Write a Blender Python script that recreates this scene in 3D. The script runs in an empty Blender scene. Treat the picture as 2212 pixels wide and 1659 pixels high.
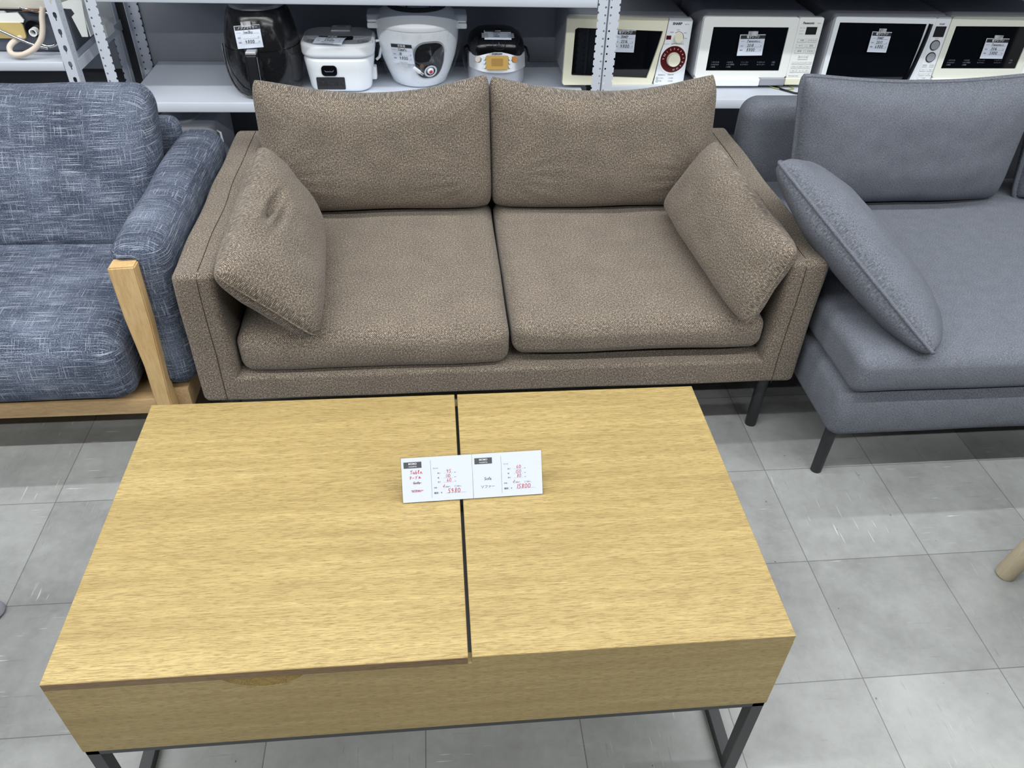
import bpy, bmesh, math, random
from mathutils import Vector, Matrix, noise

random.seed(7)
scene = bpy.context.scene
COL = scene.collection
PI = math.pi

# ------------------------------------------------------------------ camera
F_PX = 1696.5
a, b, c = 0.8855, -0.115, 0.0386
R = Matrix.Rotation(b, 3, 'Z') @ Matrix.Rotation(a, 3, 'X') @ Matrix.Rotation(c, 3, 'Z')
cam_data = bpy.data.cameras.new('camera')
cam_data.sensor_fit = 'HORIZONTAL'
cam_data.sensor_width = 36.0
cam_data.lens = F_PX / 2212 * 36.0
cam_data.clip_start = 0.02
cam = bpy.data.objects.new('camera', cam_data)
COL.objects.link(cam)
cam.matrix_world = Matrix.Translation((-0.854, -1.4122, 1.4915)) @ R.to_4x4()
scene.camera = cam

# ------------------------------------------------------------------ light
scene.view_settings.view_transform = 'Standard'
scene.view_settings.look = 'None'
scene.view_settings.gamma = 1.0
scene.view_settings.use_curve_mapping = False
scene.view_settings.exposure = 0.25

world = bpy.data.worlds.new('world')
scene.world = world
world.use_nodes = True
bg = world.node_tree.nodes['Background']
bg.inputs[0].default_value = (0.95, 0.98, 1.0, 1)
bg.inputs[1].default_value = 0.05


def tube_row(y, xs, power):
    """a row of ceiling fluorescent tubes running along x"""
    for x in xs:
        ld = bpy.data.lights.new('fluorescent_tube', 'AREA')
        ld.shape = 'RECTANGLE'
        ld.size = 1.2
        ld.size_y = 0.05
        ld.energy = power
        ld.color = (0.985, 1.0, 0.985)
        lo = bpy.data.objects.new('fluorescent_tube', ld)
        COL.objects.link(lo)
        lo.location = (x, y, 2.58)


tube_row(0.45, (-4.6, -3.3, -2.0, -0.7, 0.6, 1.9), 11)
tube_row(-0.85, (-4.6, -3.3, -2.0, -0.7, 0.6, 1.9), 16)
tube_row(-2.3, (-4.6, -3.3, -2.1, 0.6, 1.9, 3.2), 22.5)


# ------------------------------------------------------------------ materials
def lin(v):
    v /= 255.0
    return v / 12.92 if v <= 0.04045 else ((v + 0.055) / 1.055) ** 2.4


def rgb(r, g, b_):
    return (lin(r), lin(g), lin(b_), 1)


class NT:
    def __init__(self, name):
        self.m = bpy.data.materials.new(name)
        self.m.use_nodes = True
        self.t = self.m.node_tree
        self.bsdf = self.t.nodes['Principled BSDF']
        self.out = self.t.nodes['Material Output']

    def n(self, typ, **kw):
        nd = self.t.nodes.new(typ)
        for k, v in kw.items():
            setattr(nd, k, v)
        return nd

    def link(self, o, i):
        self.t.links.new(o, i)

    def math(self, op, x, y=None, z=None, clamp=False):
        nd = self.n('ShaderNodeMath', operation=op)
        nd.use_clamp = clamp
        for i, v in enumerate((x, y, z)):
            if v is None:
                continue
            if isinstance(v, (int, float)):
                nd.inputs[i].default_value = v
            else:
                self.link(v, nd.inputs[i])
        return nd.outputs[0]

    def mapping(self, src, scale, rot=(0, 0, 0)):
        nd = self.n('ShaderNodeMapping')
        self.link(src, nd.inputs['Vector'])
        nd.inputs['Scale'].default_value = scale
        nd.inputs['Rotation'].default_value = rot
        return nd.outputs[0]

    def noise(self, vec, scale=1.0, detail=2.0, rough=0.5):
        nd = self.n('ShaderNodeTexNoise')
        self.link(vec, nd.inputs['Vector'])
        nd.inputs['Scale'].default_value = scale
        nd.inputs['Detail'].default_value = detail
        nd.inputs['Roughness'].default_value = rough
        return nd.outputs[0]

    def ramp(self, fac, stops):
        nd = self.n('ShaderNodeValToRGB')
        self.link(fac, nd.inputs[0])
        cr = nd.color_ramp
        while len(cr.elements) < len(stops):
            cr.elements.new(0.5)
        for e, (p, col) in zip(cr.elements, stops):
            e.position = p
            e.color = col if len(col) == 4 else (*col, 1)
        return nd.outputs[0]

    def mix(self, fac, A, B):
        nd = self.n('ShaderNodeMix', data_type='RGBA')
        for s, v in ((nd.inputs[0], fac), (nd.inputs[6], A), (nd.inputs[7], B)):
            if isinstance(v, (int, float, tuple)):
                s.default_value = v
            else:
                self.link(v, s)
        return nd.outputs[2]

    def bump(self, h, strength=0.3, dist=0.002):
        nd = self.n('ShaderNodeBump')
        nd.inputs['Strength'].default_value = strength
        nd.inputs['Distance'].default_value = dist
        self.link(h, nd.inputs['Height'])
        self.link(nd.outputs[0], self.bsdf.inputs['Normal'])

    def base(self, v):
        if isinstance(v, tuple):
            self.bsdf.inputs['Base Color'].default_value = v
        else:
            self.link(v, self.bsdf.inputs['Base Color'])

    def rough(self, v, spec=0.5):
        if isinstance(v, (int, float)):
            self.bsdf.inputs['Roughness'].default_value = v
        else:
            self.link(v, self.bsdf.inputs['Roughness'])
        self.bsdf.inputs['Specular IOR Level'].default_value = spec

    def coord(self, k='UV'):
        return self.n('ShaderNodeTexCoord').outputs[k]


def plain(name, col, rough=0.5, metal=0.0, spec=0.5, vary=0.0):
    t = NT(name)
    if vary:
        nz = t.noise(t.coord('Object'), 9.0, 4.0)
        r, g, b_, _ = col
        lo = (r * (1 - vary), g * (1 - vary), b_ * (1 - vary), 1)
        t.base(t.ramp(nz, [(0.3, lo), (0.7, col)]))
    else:
        t.base(col)
    t.rough(rough, spec)
    t.bsdf.inputs['Metallic'].default_value = metal
    return t.m


def fabric_brown(name='taupe_weave'):
    t = NT(name)
    uv = t.coord('UV')
    wob = t.noise(t.mapping(uv, (140, 140, 1)), 1.0, 2.0)
    sep = t.n('ShaderNodeSeparateXYZ')
    t.link(uv, sep.inputs[0])
    u, v = sep.outputs[0], sep.outputs[1]
    k = 2 * PI / 0.0047
    wob2 = t.noise(t.mapping(uv, (150, 90, 1)), 1.0, 2.0)
    su = t.math('SINE', t.math('ADD', t.math('MULTIPLY', u, k), t.math('MULTIPLY', wob, 4.5)))
    sv = t.math('SINE', t.math('ADD', t.math('MULTIPLY', v, k * 1.25), t.math('MULTIPLY', wob2, 4.5)))
    knit = t.math('MULTIPLY_ADD', t.math('MULTIPLY', su, sv), 0.5, 0.5)
    fine = t.noise(t.mapping(uv, (270, 250, 1)), 1.0, 3.0, 0.8)
    big = t.noise(t.mapping(uv, (14, 14, 1)), 1.0, 3.0)
    h = t.math('ADD', t.math('MULTIPLY', knit, 0.27), t.math('MULTIPLY', fine, 0.92))
    colr = t.ramp(h, [(0.34, rgb(35, 30, 27)), (0.52, rgb(88, 79, 71)), (0.66, rgb(128, 118, 107)), (0.84, rgb(204, 194, 182))])
    tint = t.ramp(big, [(0.3, (0.90, 0.89, 0.88, 1)), (0.7, (1.06, 1.05, 1.03, 1))])
    mx = t.n('ShaderNodeMix', data_type='RGBA', blend_type='MULTIPLY')
    mx.inputs[0].default_value = 1.0
    t.link(colr, mx.inputs[6])
    t.link(tint, mx.inputs[7])
    t.base(mx.outputs[2])
    t.rough(0.95, 0.15)
    t.bsdf.inputs['Sheen Weight'].default_value = 0.15
    t.bump(h, 0.55, 0.0012)
    return t.m


def fabric_blue(name='blue_slub_weave'):
    t = NT(name)
    uv = t.coord('UV')
    h1 = t.noise(t.mapping(uv, (12, 520, 1)), 1.0, 3.0, 0.6)
    v1 = t.noise(t.mapping(uv, (500, 17, 1)), 1.0, 3.0, 0.6)
    fine = t.noise(t.mapping(uv, (300, 620, 1)), 1.0, 3.0, 0.75)
    big = t.noise(t.mapping(uv, (7, 11, 1)), 1.0, 2.0)
    hs = t.ramp(h1, [(0.55, (0, 0, 0, 1)), (0.68, (1, 1, 1, 1))])
    vs = t.ramp(v1, [(0.59, (0, 0, 0, 1)), (0.69, (1, 1, 1, 1))])
    base = t.ramp(t.math('ADD', t.math('MULTIPLY', fine, 0.75), t.math('MULTIPLY', big, 0.25)),
                  [(0.37, rgb(31, 36, 49)), (0.5, rgb(71, 79, 97)), (0.63, rgb(126, 135, 153))])
    streak = t.math('MAXIMUM', hs, t.math('MULTIPLY', vs, 0.8))
    streak = t.math('MULTIPLY', streak, t.math('MULTIPLY_ADD', fine, 1.3, 0.10), clamp=True)
    t.base(t.mix(streak, base, rgb(192, 201, 216)))
    t.rough(0.95, 0.15)
    t.bump(t.math('ADD', fine, t.math('MULTIPLY', streak, 0.5)), 0.4, 0.0012)
    return t.m


def fabric_gray(name='grey_weave', dark=rgb(68, 71, 78), mid=rgb(100, 104, 114), light=rgb(134, 138, 149)):
    t = NT(name)
    uv = t.coord('UV')
    h1 = t.noise(t.mapping(uv, (230, 900, 1)), 1.0, 3.0, 0.7)
    v1 = t.noise(t.mapping(uv, (900, 230, 1)), 1.0, 3.0, 0.7)
    big = t.noise(t.mapping(uv, (30, 30, 1)), 1.0, 3.0)
    s = t.math('ADD', t.math('MULTIPLY', h1, 0.50), t.math('ADD', t.math('MULTIPLY', v1, 0.44), t.math('MULTIPLY', big, 0.06)))
    t.base(t.ramp(s, [(0.38, dark), (0.5, mid), (0.64, light)]))
    t.rough(0.92, 0.2)
    t.bump(s, 0.35, 0.001)
    return t.m


def wood(name, axis, cols, pore=1.0, rough=0.45, fine=1.0):
    """straight-grained veneer; axis = the direction the grain runs"""
    t = NT(name)
    co = t.coord('Object')

    def sc(along, across):
        v = [across] * 3
        v['xyz'.index(axis)] = along
        return tuple(v)
    g1 = t.noise(t.mapping(co, sc(3.0, 60 * fine)), 1.0, 4.0, 0.6)
    g2 = t.noise(t.mapping(co, sc(22, 760 * fine)), 1.0, 3.0, 0.65)
    g3 = t.noise(t.mapping(co, sc(0.8, 9)), 1.0, 2.0)
    pr = t.noise(t.mapping(co, sc(58, 1250 * fine)), 1.0, 2.0, 0.6)
    s = t.math('ADD', t.math('MULTIPLY', g1, 0.35), t.math('ADD', t.math('MULTIPLY', g2, 0.4), t.math('MULTIPLY', g3, 0.25)))
    base = t.ramp(s, [(0.36, cols[0]), (0.5, cols[1]), (0.62, cols[2])])
    pm = t.ramp(pr, [(0.38, (1, 1, 1, 1)), (0.50, (0, 0, 0, 1))])
    pm = t.math('MULTIPLY', pm, 0.75 * pore, clamp=True)
    t.base(t.mix(pm, base, cols[3]))
    t.rough(rough, 0.4)
    t.bump(t.math('SUBTRACT', g2, pm), 0.12, 0.0006)
    return t.m


OAK = (rgb(146, 126, 80), rgb(165, 144, 94), rgb(182, 162, 111), rgb(121, 100, 59))
M = {}
M['brown'] = fabric_brown()
M['blue'] = fabric_blue()
M['gray'] = fabric_gray()
M['oak'] = wood('oak_veneer', 'x', OAK)
M['oak_front'] = M['oak']
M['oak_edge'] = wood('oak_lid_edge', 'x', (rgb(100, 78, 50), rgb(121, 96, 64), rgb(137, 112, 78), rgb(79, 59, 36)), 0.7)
M['oak_in'] = wood('oak_recess', 'x', (rgb(139, 109, 55), rgb(164, 133, 74), rgb(182, 151, 91), rgb(111, 81, 41)), 0.7)
M['ash_z'] = wood('ash_post_wood', 'z', (rgb(182, 149, 100), rgb(197, 165, 117), rgb(208, 179, 132), rgb(173, 139, 93)), 0.3, 0.4, 0.25)
M['ash_x'] = wood('ash_rail_wood', 'x', (rgb(165, 136, 98), rgb(186, 156, 115), rgb(199, 171, 130), rgb(149, 113, 76)), 0.3, 0.4, 0.25)
M['ash_y'] = wood('ash_side_wood', 'y', (rgb(165, 136, 98), rgb(186, 156, 115), rgb(199, 171, 130), rgb(149, 113, 76)), 0.3, 0.4, 0.25)
M['stool_wood'] = wood('pale_stool_wood', 'z', (rgb(173, 160, 136), rgb(186, 173, 147), rgb(195, 183, 158), rgb(158, 141, 115)), 0.2, 0.5, 0.3)
M['black_metal'] = plain('black_powder_coat', rgb(38, 40, 44), 0.42, 0.0, 0.5)
M['seam'] = plain('dark_stitching', rgb(62, 55, 47), 0.95, 0, 0.1)
M['gray_seam'] = plain('charcoal_stitching', rgb(52, 55, 63), 0.95, 0, 0.1)
M['shelf'] = plain('light_grey_enamel', rgb(206, 213, 226), 0.45, 0.0, 0.4, 0.03)
M['shelf_back'] = plain('grey_back_panel', rgb(150, 154, 163), 0.6, 0, 0.3, 0.04)
M['wall'] = plain('grey_wall_paint', rgb(89, 91, 96), 0.8, 0, 0.2)
M['ceiling'] = plain('white_ceiling_board', rgb(164, 165, 165), 0.9, 0, 0.2)
M['white'] = plain('white_plastic', rgb(236, 241, 247), 0.3)
M['white2'] = plain('soft_white_plastic', rgb(242, 245, 244), 0.35)
M['cream'] = plain('cream_plastic', rgb(236, 234, 212), 0.38)
M['ivory'] = plain('ivory_plastic', rgb(234, 236, 224), 0.38)
M['gray_pl'] = plain('mid_grey_plastic', rgb(152, 155, 165), 0.4)
M['gray_side'] = plain('grey_steel_cabinet', rgb(158, 160, 168), 0.4, 0.1)
M['dark_gray'] = plain('dark_grey_plastic', rgb(74, 78, 88), 0.4)
M['black'] = plain('black_gloss_plastic', rgb(12, 13, 17), 0.18)
M['glass_black'] = plain('black_door_glass', rgb(7, 10, 15), 0.06, 0, 0.6)
M['charcoal'] = plain('charcoal_plastic', rgb(34, 35, 40), 0.35)
M['ink'] = plain('black_ink', rgb(52, 55, 60), 0.7)
M['ink_soft'] = plain('grey_ink', rgb(126, 130, 138), 0.7)
M['ink_red'] = plain('red_marker_ink', rgb(190, 42, 62), 0.6)
M['ink_white'] = plain('white_print', rgb(226, 230, 236), 0.6)
M['paper'] = plain('white_paper', rgb(214, 222, 237), 0.6, 0, 0.35)
M['header'] = plain('dark_grey_print', rgb(78, 82, 90), 0.6)
M['header_b'] = plain('black_print', rgb(42, 43, 48), 0.5)
M['chrome'] = plain('chrome', rgb(205, 208, 212), 0.15, 1.0)
M['silver'] = plain('silver_plastic', rgb(186, 190, 198), 0.32, 0.4)
M['gold'] = plain('gold_display', rgb(206, 166, 84), 0.35)
M['gold_d'] = plain('amber_display', rgb(176, 134, 58), 0.3)
M['orange'] = plain('orange_button', rgb(190, 128, 52), 0.4)
M['red'] = plain('red_button', rgb(196, 40, 60), 0.4)
M['dial_red'] = plain('dark_red_dial', rgb(84, 16, 18), 0.3)
M['yellow'] = plain('yellow_plate', rgb(204, 184, 124), 0.5, 0, 0.4, 0.1)
M['metal_g'] = plain('galvanised_steel', rgb(104, 110, 122), 0.4, 0.4, 0.5, 0.2)
M['hose'] = plain('cream_hose', rgb(224, 212, 198), 0.45)
M['rust'] = plain('rusted_cream_enamel', rgb(214, 210, 200), 0.5, 0, 0.4, 0.15)
M['rust2'] = plain('rust_brown', rgb(116, 78, 50), 0.8)


def clear_film(name, amount, rough=0.12, col=(0.42, 0.44, 0.48, 1), lo=0.45, hi=0.72, base=0.25):
    t = NT(name)
    tr = t.n('ShaderNodeBsdfTransparent')
    gl = t.n('ShaderNodeBsdfPrincipled')
    gl.inputs['Base Color'].default_value = col
    gl.inputs['Roughness'].default_value = rough
    gl.inputs['Specular IOR Level'].default_value = 1.0
    co = t.coord('Object')
    nz = t.noise(t.mapping(co, (34, 34, 16)), 1.0, 5.0, 0.7)
    msk = t.ramp(nz, [(lo, (0, 0, 0, 1)), (hi, (1, 1, 1, 1))])
    fac = t.math('MULTIPLY_ADD', msk, amount, amount * base)
    bp = t.n('ShaderNodeBump')
    bp.inputs['Strength'].default_value = 0.9
    bp.inputs['Distance'].default_value = 0.01
    t.link(nz, bp.inputs['Height'])
    t.link(bp.outputs[0], gl.inputs['Normal'])
    ms = t.n('ShaderNodeMixShader')
    t.link(fac, ms.inputs[0])
    t.link(tr.outputs[0], ms.inputs[1])
    t.link(gl.outputs[0], ms.inputs[2])
    t.link(ms.outputs[0], t.out.inputs[0])
    return t.m


M['film'] = clear_film('clear_plastic_wrap', 0.40, 0.08, col=(0.62, 0.65, 0.70, 1), lo=0.54, hi=0.74, base=0.06)
M['film_d'] = clear_film('thin_clear_bag', 0.22, 0.1, lo=0.56, hi=0.80, base=0.08)
M['tape'] = clear_film('clear_tape', 0.8, 0.3, (0.6, 0.62, 0.66, 1), base=0.6)


def acrylic():
    t = NT('clear_acrylic')
    tr = t.n('ShaderNodeBsdfTransparent')
    tr.inputs[0].default_value = (0.99, 0.99, 0.99, 1)
    gl = t.n('ShaderNodeBsdfGlossy')
    gl.inputs['Roughness'].default_value = 0.05
    ms = t.n('ShaderNodeMixShader')
    ms.inputs[0].default_value = 0.04
    t.link(tr.outputs[0], ms.inputs[1])
    t.link(gl.outputs[0], ms.inputs[2])
    t.link(ms.outputs[0], t.out.inputs[0])
    return t.m


M['acrylic'] = acrylic()


def floor_material():
    t = NT('grey_vinyl_tiles')
    co = t.coord('Object')
    s = 0.3028
    sep = t.n('ShaderNodeSeparateXYZ')
    t.link(co, sep.inputs[0])
    ux = t.math('DIVIDE', sep.outputs[0], s)
    uy = t.math('DIVIDE', sep.outputs[1], s)
    fx, fy = t.math('FRACT', ux), t.math('FRACT', uy)
    ex = t.math('MINIMUM', fx, t.math('SUBTRACT', 1.0, fx))
    ey = t.math('MINIMUM', fy, t.math('SUBTRACT', 1.0, fy))
    joint = t.math('LESS_THAN', t.math('MINIMUM', ex, ey), 0.0034)
    idv = t.n('ShaderNodeCombineXYZ')
    t.link(t.math('FLOOR', ux), idv.inputs[0])
    t.link(t.math('FLOOR', uy), idv.inputs[1])
    wn = t.n('ShaderNodeTexWhiteNoise', noise_dimensions='2D')
    t.link(idv.outputs[0], wn.inputs['Vector'])
    rnd = wn.outputs['Value']
    par = t.math('MODULO', t.math('ABSOLUTE', t.math('ADD', t.math('FLOOR', ux), t.math('FLOOR', uy))), 2.0)
    A = t.noise(t.mapping(co, (9, 120, 1)), 1.0, 4.0, 0.6)
    B = t.noise(t.mapping(co, (120, 9, 1)), 1.0, 4.0, 0.6)
    dirn = t.mix(par, A, B)
    cloud = t.noise(co, 6.0, 5.0, 0.6)
    grime = t.noise(co, 38.0, 5.0, 0.7)
    val = t.math('ADD', t.math('MULTIPLY', cloud, 0.55), t.math('ADD', t.math('MULTIPLY', grime, 0.25), t.math('MULTIPLY', rnd, 0.20)))
    base = t.ramp(val, [(0.30, rgb(126, 128, 128)), (0.5, rgb(149, 151, 151)), (0.70, rgb(165, 168, 168))])
    # dark specks
    vo = t.n('ShaderNodeTexVoronoi')
    t.link(t.mapping(co, (26, 22, 1)), vo.inputs['Vector'])
    vo.inputs['Scale'].default_value = 1.0
    spk = t.math('LESS_THAN', t.math('ADD', vo.outputs['Distance'], t.math('MULTIPLY', grime, 0.35)), 0.20)
    base = t.mix(t.math('MULTIPLY', spk, 0.8), base, rgb(78, 78, 78))
    dk = t.ramp(dirn, [(0.28, (1, 1, 1, 1)), (0.36, (0, 0, 0, 1))])
    base = t.mix(t.math('MULTIPLY', dk, 0.5), base, rgb(104, 104, 104))
    # pale drag marks
    C1 = t.noise(t.mapping(co, (11, 210, 1)), 1.0, 2.0, 0.5)
    C2 = t.noise(t.mapping(co, (190, 10, 1), (0, 0, 0.08)), 1.0, 2.0, 0.5)
    patch = t.noise(co, 2.6, 2.0)
    pm = t.ramp(patch, [(0.48, (0, 0, 0, 1)), (0.60, (1, 1, 1, 1))])
    sc = t.ramp(t.mix(par, C1, C2), [(0.68, (0, 0, 0, 1)), (0.73, (1, 1, 1, 1))])
    base = t.mix(t.math('MULTIPLY', t.math('MULTIPLY', sc, pm), 0.85), base, rgb(210, 214, 214))
    base = t.mix(t.math('MULTIPLY', joint, 0.62), base, rgb(64, 64, 64))
    t.base(base)
    t.rough(t.math('MULTIPLY_ADD', grime, 0.25, 0.26), 0.4)
    t.bump(t.math('SUBTRACT', 1.0, joint), 0.15, 0.0008)
    return t.m


M['floor'] = floor_material()


# ------------------------------------------------------------------ mesh helpers
class MB:
    def __init__(self):
        self.bm = bmesh.new()
        self.uvl = self.bm.loops.layers.uv.new('UVMap')
        self.fixed = set()

    def _box_uv(self):
        for f in self.bm.faces:
            if f.index in self.fixed:
                continue
            n = f.normal
            ax = max(range(3), key=lambda i: abs(n[i]))
            for l in f.loops:
                p = l.vert.co
                l[self.uvl].uv = ((p.y, p.z), (p.x, p.z), (p.x, p.y))[ax]

    def box(self, x0, x1, y0, y1, z0, z1, bev=0.0, seg=2, mat=None):
        vs = [self.bm.verts.new((x, y, z)) for z in (z0, z1) for y in (y0, y1) for x in (x0, x1)]
        fs = []
        for q in ((0, 2, 3, 1), (4, 5, 7, 6), (0, 1, 5, 4), (2, 6, 7, 3), (0, 4, 6, 2), (1, 3, 7, 5)):
            fs.append(self.bm.faces.new([vs[i] for i in q]))
        if mat is not None:
            for v in vs:
                v.co = mat @ v.co
        if bev:
            es = list({e for f in fs for e in f.edges})
            bmesh.ops.bevel(self.bm, geom=es, offset=bev, segments=seg, affect='EDGES', profile=0.5)
        return self

    def tube(self, pts, r, n=10, cap=True, close=False):
        pts = [Vector(p) for p in pts]
        rings = []
        up = None
        N = len(pts)
        for i, p in enumerate(pts):
            if close:
                d = pts[(i + 1) % N] - pts[i - 1]
            else:
                d = pts[min(i + 1, N - 1)] - pts[max(i - 1, 0)]
            d.normalize()
            if up is None:
                up = Vector((0, 0, 1)) if abs(d.z) < 0.9 else Vector((1, 0, 0))
            s = d.cross(up).normalized()
            up = s.cross(d).normalized()
            rr = r[i] if isinstance(r, (list, tuple)) else r
            rings.append([self.bm.verts.new(p + (s * math.cos(t) + up * math.sin(t)) * rr)
                          for t in (2 * PI * k / n for k in range(n))])
        m = N if close else N - 1
        for i in range(m):
            A, B = rings[i], rings[(i + 1) % N]
            for k in range(n):
                self.bm.faces.new((A[k], A[(k + 1) % n], B[(k + 1) % n], B[k]))
        if cap and not close:
            self.bm.faces.new(rings[0][::-1])
            self.bm.faces.new(rings[-1])
        return self

    def lathe(self, prof, cx, cy, n=48, sx=1.0, sy=1.0, cap=(True, True), fn=None):
        rings = []
        for r, z in prof:
            ring = []
            for k in range(n):
                t = 2 * PI * k / n
                p = Vector((cx + r * sx * math.cos(t), cy + r * sy * math.sin(t), z))
                if fn:
                    p = fn(p)
                ring.append(self.bm.verts.new(p))
            rings.append(ring)
        for A, B in zip(rings, rings[1:]):
            for k in range(n):
                self.bm.faces.new((A[k], A[(k + 1) % n], B[(k + 1) % n], B[k]))
        if cap[0]:
            self.bm.faces.new(rings[0][::-1])
        if cap[1]:
            self.bm.faces.new(rings[-1])
        return self

    def disc(self, mat, r, h, n=32, r2=None, ry=None):
        """short cylinder: local z is the axis, from 0 to h, placed by mat"""
        r2 = r if r2 is None else r2
        A, B = [], []
        for k in range(n):
            t = 2 * PI * k / n
            cc, ss = math.cos(t), math.sin(t) * ((ry / r) if ry else 1)
            A.append(self.bm.verts.new(mat @ Vector((r * cc, r * ss, 0))))
            B.append(self.bm.verts.new(mat @ Vector((r2 * cc, r2 * ss, h))))
        for k in range(n):
            self.bm.faces.new((A[k], A[(k + 1) % n], B[(k + 1) % n], B[k]))
        self.bm.faces.new(A[::-1])
        self.bm.faces.new(B)
        return self

    def ring(self, mat, r0, r1, h, n=40):
        prev = None
        first = None
        for k in range(n + 1):
            t = 2 * PI * (k % n) / n
            if k == n:
                cur = first
            else:
                cc, ss = math.cos(t), math.sin(t)
                cur = [self.bm.verts.new(mat @ Vector((r * cc, r * ss, z))) for r, z in ((r0, 0), (r1, 0), (r1, h), (r0, h))]
            if prev:
                for i in range(4):
                    self.bm.faces.new((prev[i], prev[(i + 1) % 4], cur[(i + 1) % 4], cur[i]))
            else:
                first = cur
            prev = cur
        return self

    def poly(self, pts, mat, depth, holes=()):
        """flat outline (with holes) in local xy, extruded along local z by depth"""
        tmp = bmesh.new()
        loops = [list(pts)] + [list(h) for h in holes]
        edges = []
        for lp in loops:
            vs = [tmp.verts.new((x, y, 0)) for x, y in lp]
            for i in range(len(vs)):
                edges.append(tmp.edges.new((vs[i], vs[(i + 1) % len(vs)])))
        bmesh.ops.triangle_fill(tmp, edges=edges, use_beauty=True)
        bmesh.ops.recalc_face_normals(tmp, faces=tmp.faces)
        top = {}
        bot = {}
        for v in tmp.verts:
            bot[v.index if v.index >= 0 else id(v)] = v
        tmp.verts.index_update()
        A = [self.bm.verts.new(mat @ v.co) for v in tmp.verts]
        B = [self.bm.verts.new(mat @ (v.co + Vector((0, 0, depth)))) for v in tmp.verts]
        for f in tmp.faces:
            idx = [v.index for v in f.verts]
            self.bm.faces.new([A[i] for i in idx])
            self.bm.faces.new([B[i] for i in reversed(idx)])
        for e in tmp.edges:
            if len(e.link_faces) == 1:
                i, j = e.verts[0].index, e.verts[1].index
                self.bm.faces.new((A[i], A[j], B[j], B[i]))
        tmp.free()
        return self

    def soft(self, x0, x1, y0, y1, z0, z1, r, k=4, cell=0.05, fn=None):
        """rounded box with a dense, even grid, ready to be deformed by fn"""
        r = min(r, (x1 - x0) / 2.001, (y1 - y0) / 2.001, (z1 - z0) / 2.001)
        lo = Vector((x0, y0, z0))
        hi = Vector((x1, y1, z1))

        def axis(a0, a1):
            out = [a0 + r * (1 - math.tan((1 - i / k) * PI / 4)) for i in range(k)]
            m = max(1, int(round((a1 - a0 - 2 * r) / cell)))
            out += [a0 + r + (a1 - a0 - 2 * r) * i / m for i in range(m + 1)]
            out += [a1 - r * (1 - math.tan((i + 1) / k * PI / 4)) for i in range(k)]
            return out
        ax = [axis(lo[i], hi[i]) for i in range(3)]
        cache = {}

        def vert(p):
            key = tuple(round(q, 6) for q in p)
            v = cache.get(key)
            if v is None:
                p = Vector(p)
                cc = Vector([min(max(p[i], lo[i] + r), hi[i] - r) for i in range(3)])
                d = p - cc
                if d.length > 1e-9:
                    p = cc + d.normalized() * r
                if fn:
                    u = Vector([(p[i] - lo[i]) / (hi[i] - lo[i]) * 2 - 1 for i in range(3)])
                    p = fn(p, u)
                v = self.bm.verts.new(p)
                cache[key] = v
            return v
        for i in range(3):
            j, l = [q for q in range(3) if q != i]
            for side, val in ((0, lo[i]), (1, hi[i])):
                for s0, s1 in zip(ax[j], ax[j][1:]):
                    for t0, t1 in zip(ax[l], ax[l][1:]):
                        q = []
                        for s, t in ((s0, t0), (s1, t0), (s1, t1), (s0, t1)):
                            p = [0, 0, 0]
                            p[i], p[j], p[l] = val, s, t
                            q.append(vert(p))
                        q = list(dict.fromkeys(q))
                        if len(q) > 2:
                            try:
                                self.bm.faces.new(q)
                            except ValueError:
                                pass
        return self

    def pillow(self, c00, c10, c11, c01, T, n=44, pu=0.05, pv=0.05, pvt=None, cr=0.03, q=0.45, p=2.6, wr=0.0, seed=0, bulge=(1, 1), fn=None):
        """knife-edged cushion spanned by four corners; returns its edge loop"""
        c00, c10, c11, c01 = map(Vector, (c00, c10, c11, c01))
        W = ((c10 - c00).length + (c11 - c01).length) / 2
        H = ((c01 - c00).length + (c11 - c10).length) / 2
        sheets = [[], []]
        edge = {}
        for i in range(n + 1):
            for sh in (0, 1):
                sheets[sh].append([])
            for j in range(n + 1):
                u = -math.cos(PI * i / n) * 0.5 + (2 * i / n - 1) * 0.5
                v = -math.cos(PI * j / n) * 0.5 + (2 * j / n - 1) * 0.5
                cc_ = cr * (u * v) ** 8
                u2 = u * (1 - pu * (1 - v * v) - cc_)
                pvx = pv if v < 0 or pvt is None else pvt
                v2 = v * (1 - pvx * (1 - u * u) - cc_)
                s, t = (u2 + 1) / 2, (v2 + 1) / 2
                P = c00 * (1 - s) * (1 - t) + c10 * s * (1 - t) + c11 * s * t + c01 * (1 - s) * t
                du = (c10 - c00) * (1 - t) + (c11 - c01) * t
                dv = (c01 - c00) * (1 - s) + (c11 - c10) * s
                N = du.cross(dv).normalized()
                h = max(0.0, (1 - abs(u) ** p) * (1 - abs(v) ** p)) ** q * T / 2
                onedge = i in (0, n) or j in (0, n)
                for sh, sg in ((0, 1), (1, -1)):
                    if onedge:
                        if (i, j) not in edge:
                            pp = P if fn is None else fn(P, u, v, 0)
                            edge[(i, j)] = self.bm.verts.new(pp)
                        vv = edge[(i, j)]
                    else:
                        w = 0
                        if wr:
                            w = (noise.noise(P * 7 + Vector((seed, sh * 9, 0))) * 0.6 + noise.noise(P * 17 + Vector((0, seed, sh * 5))) * 0.35) * wr * min(1, h / (T * 0.2))
                        pp = P + N * sg * (h * bulge[sh] + w)
                        if fn:
                            pp = fn(pp, u, v, sg)
                        vv = self.bm.verts.new(pp)
                    sheets[sh][i].append((vv, (s * W, t * H)))
        self.bm.faces.ensure_lookup_table()
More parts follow.
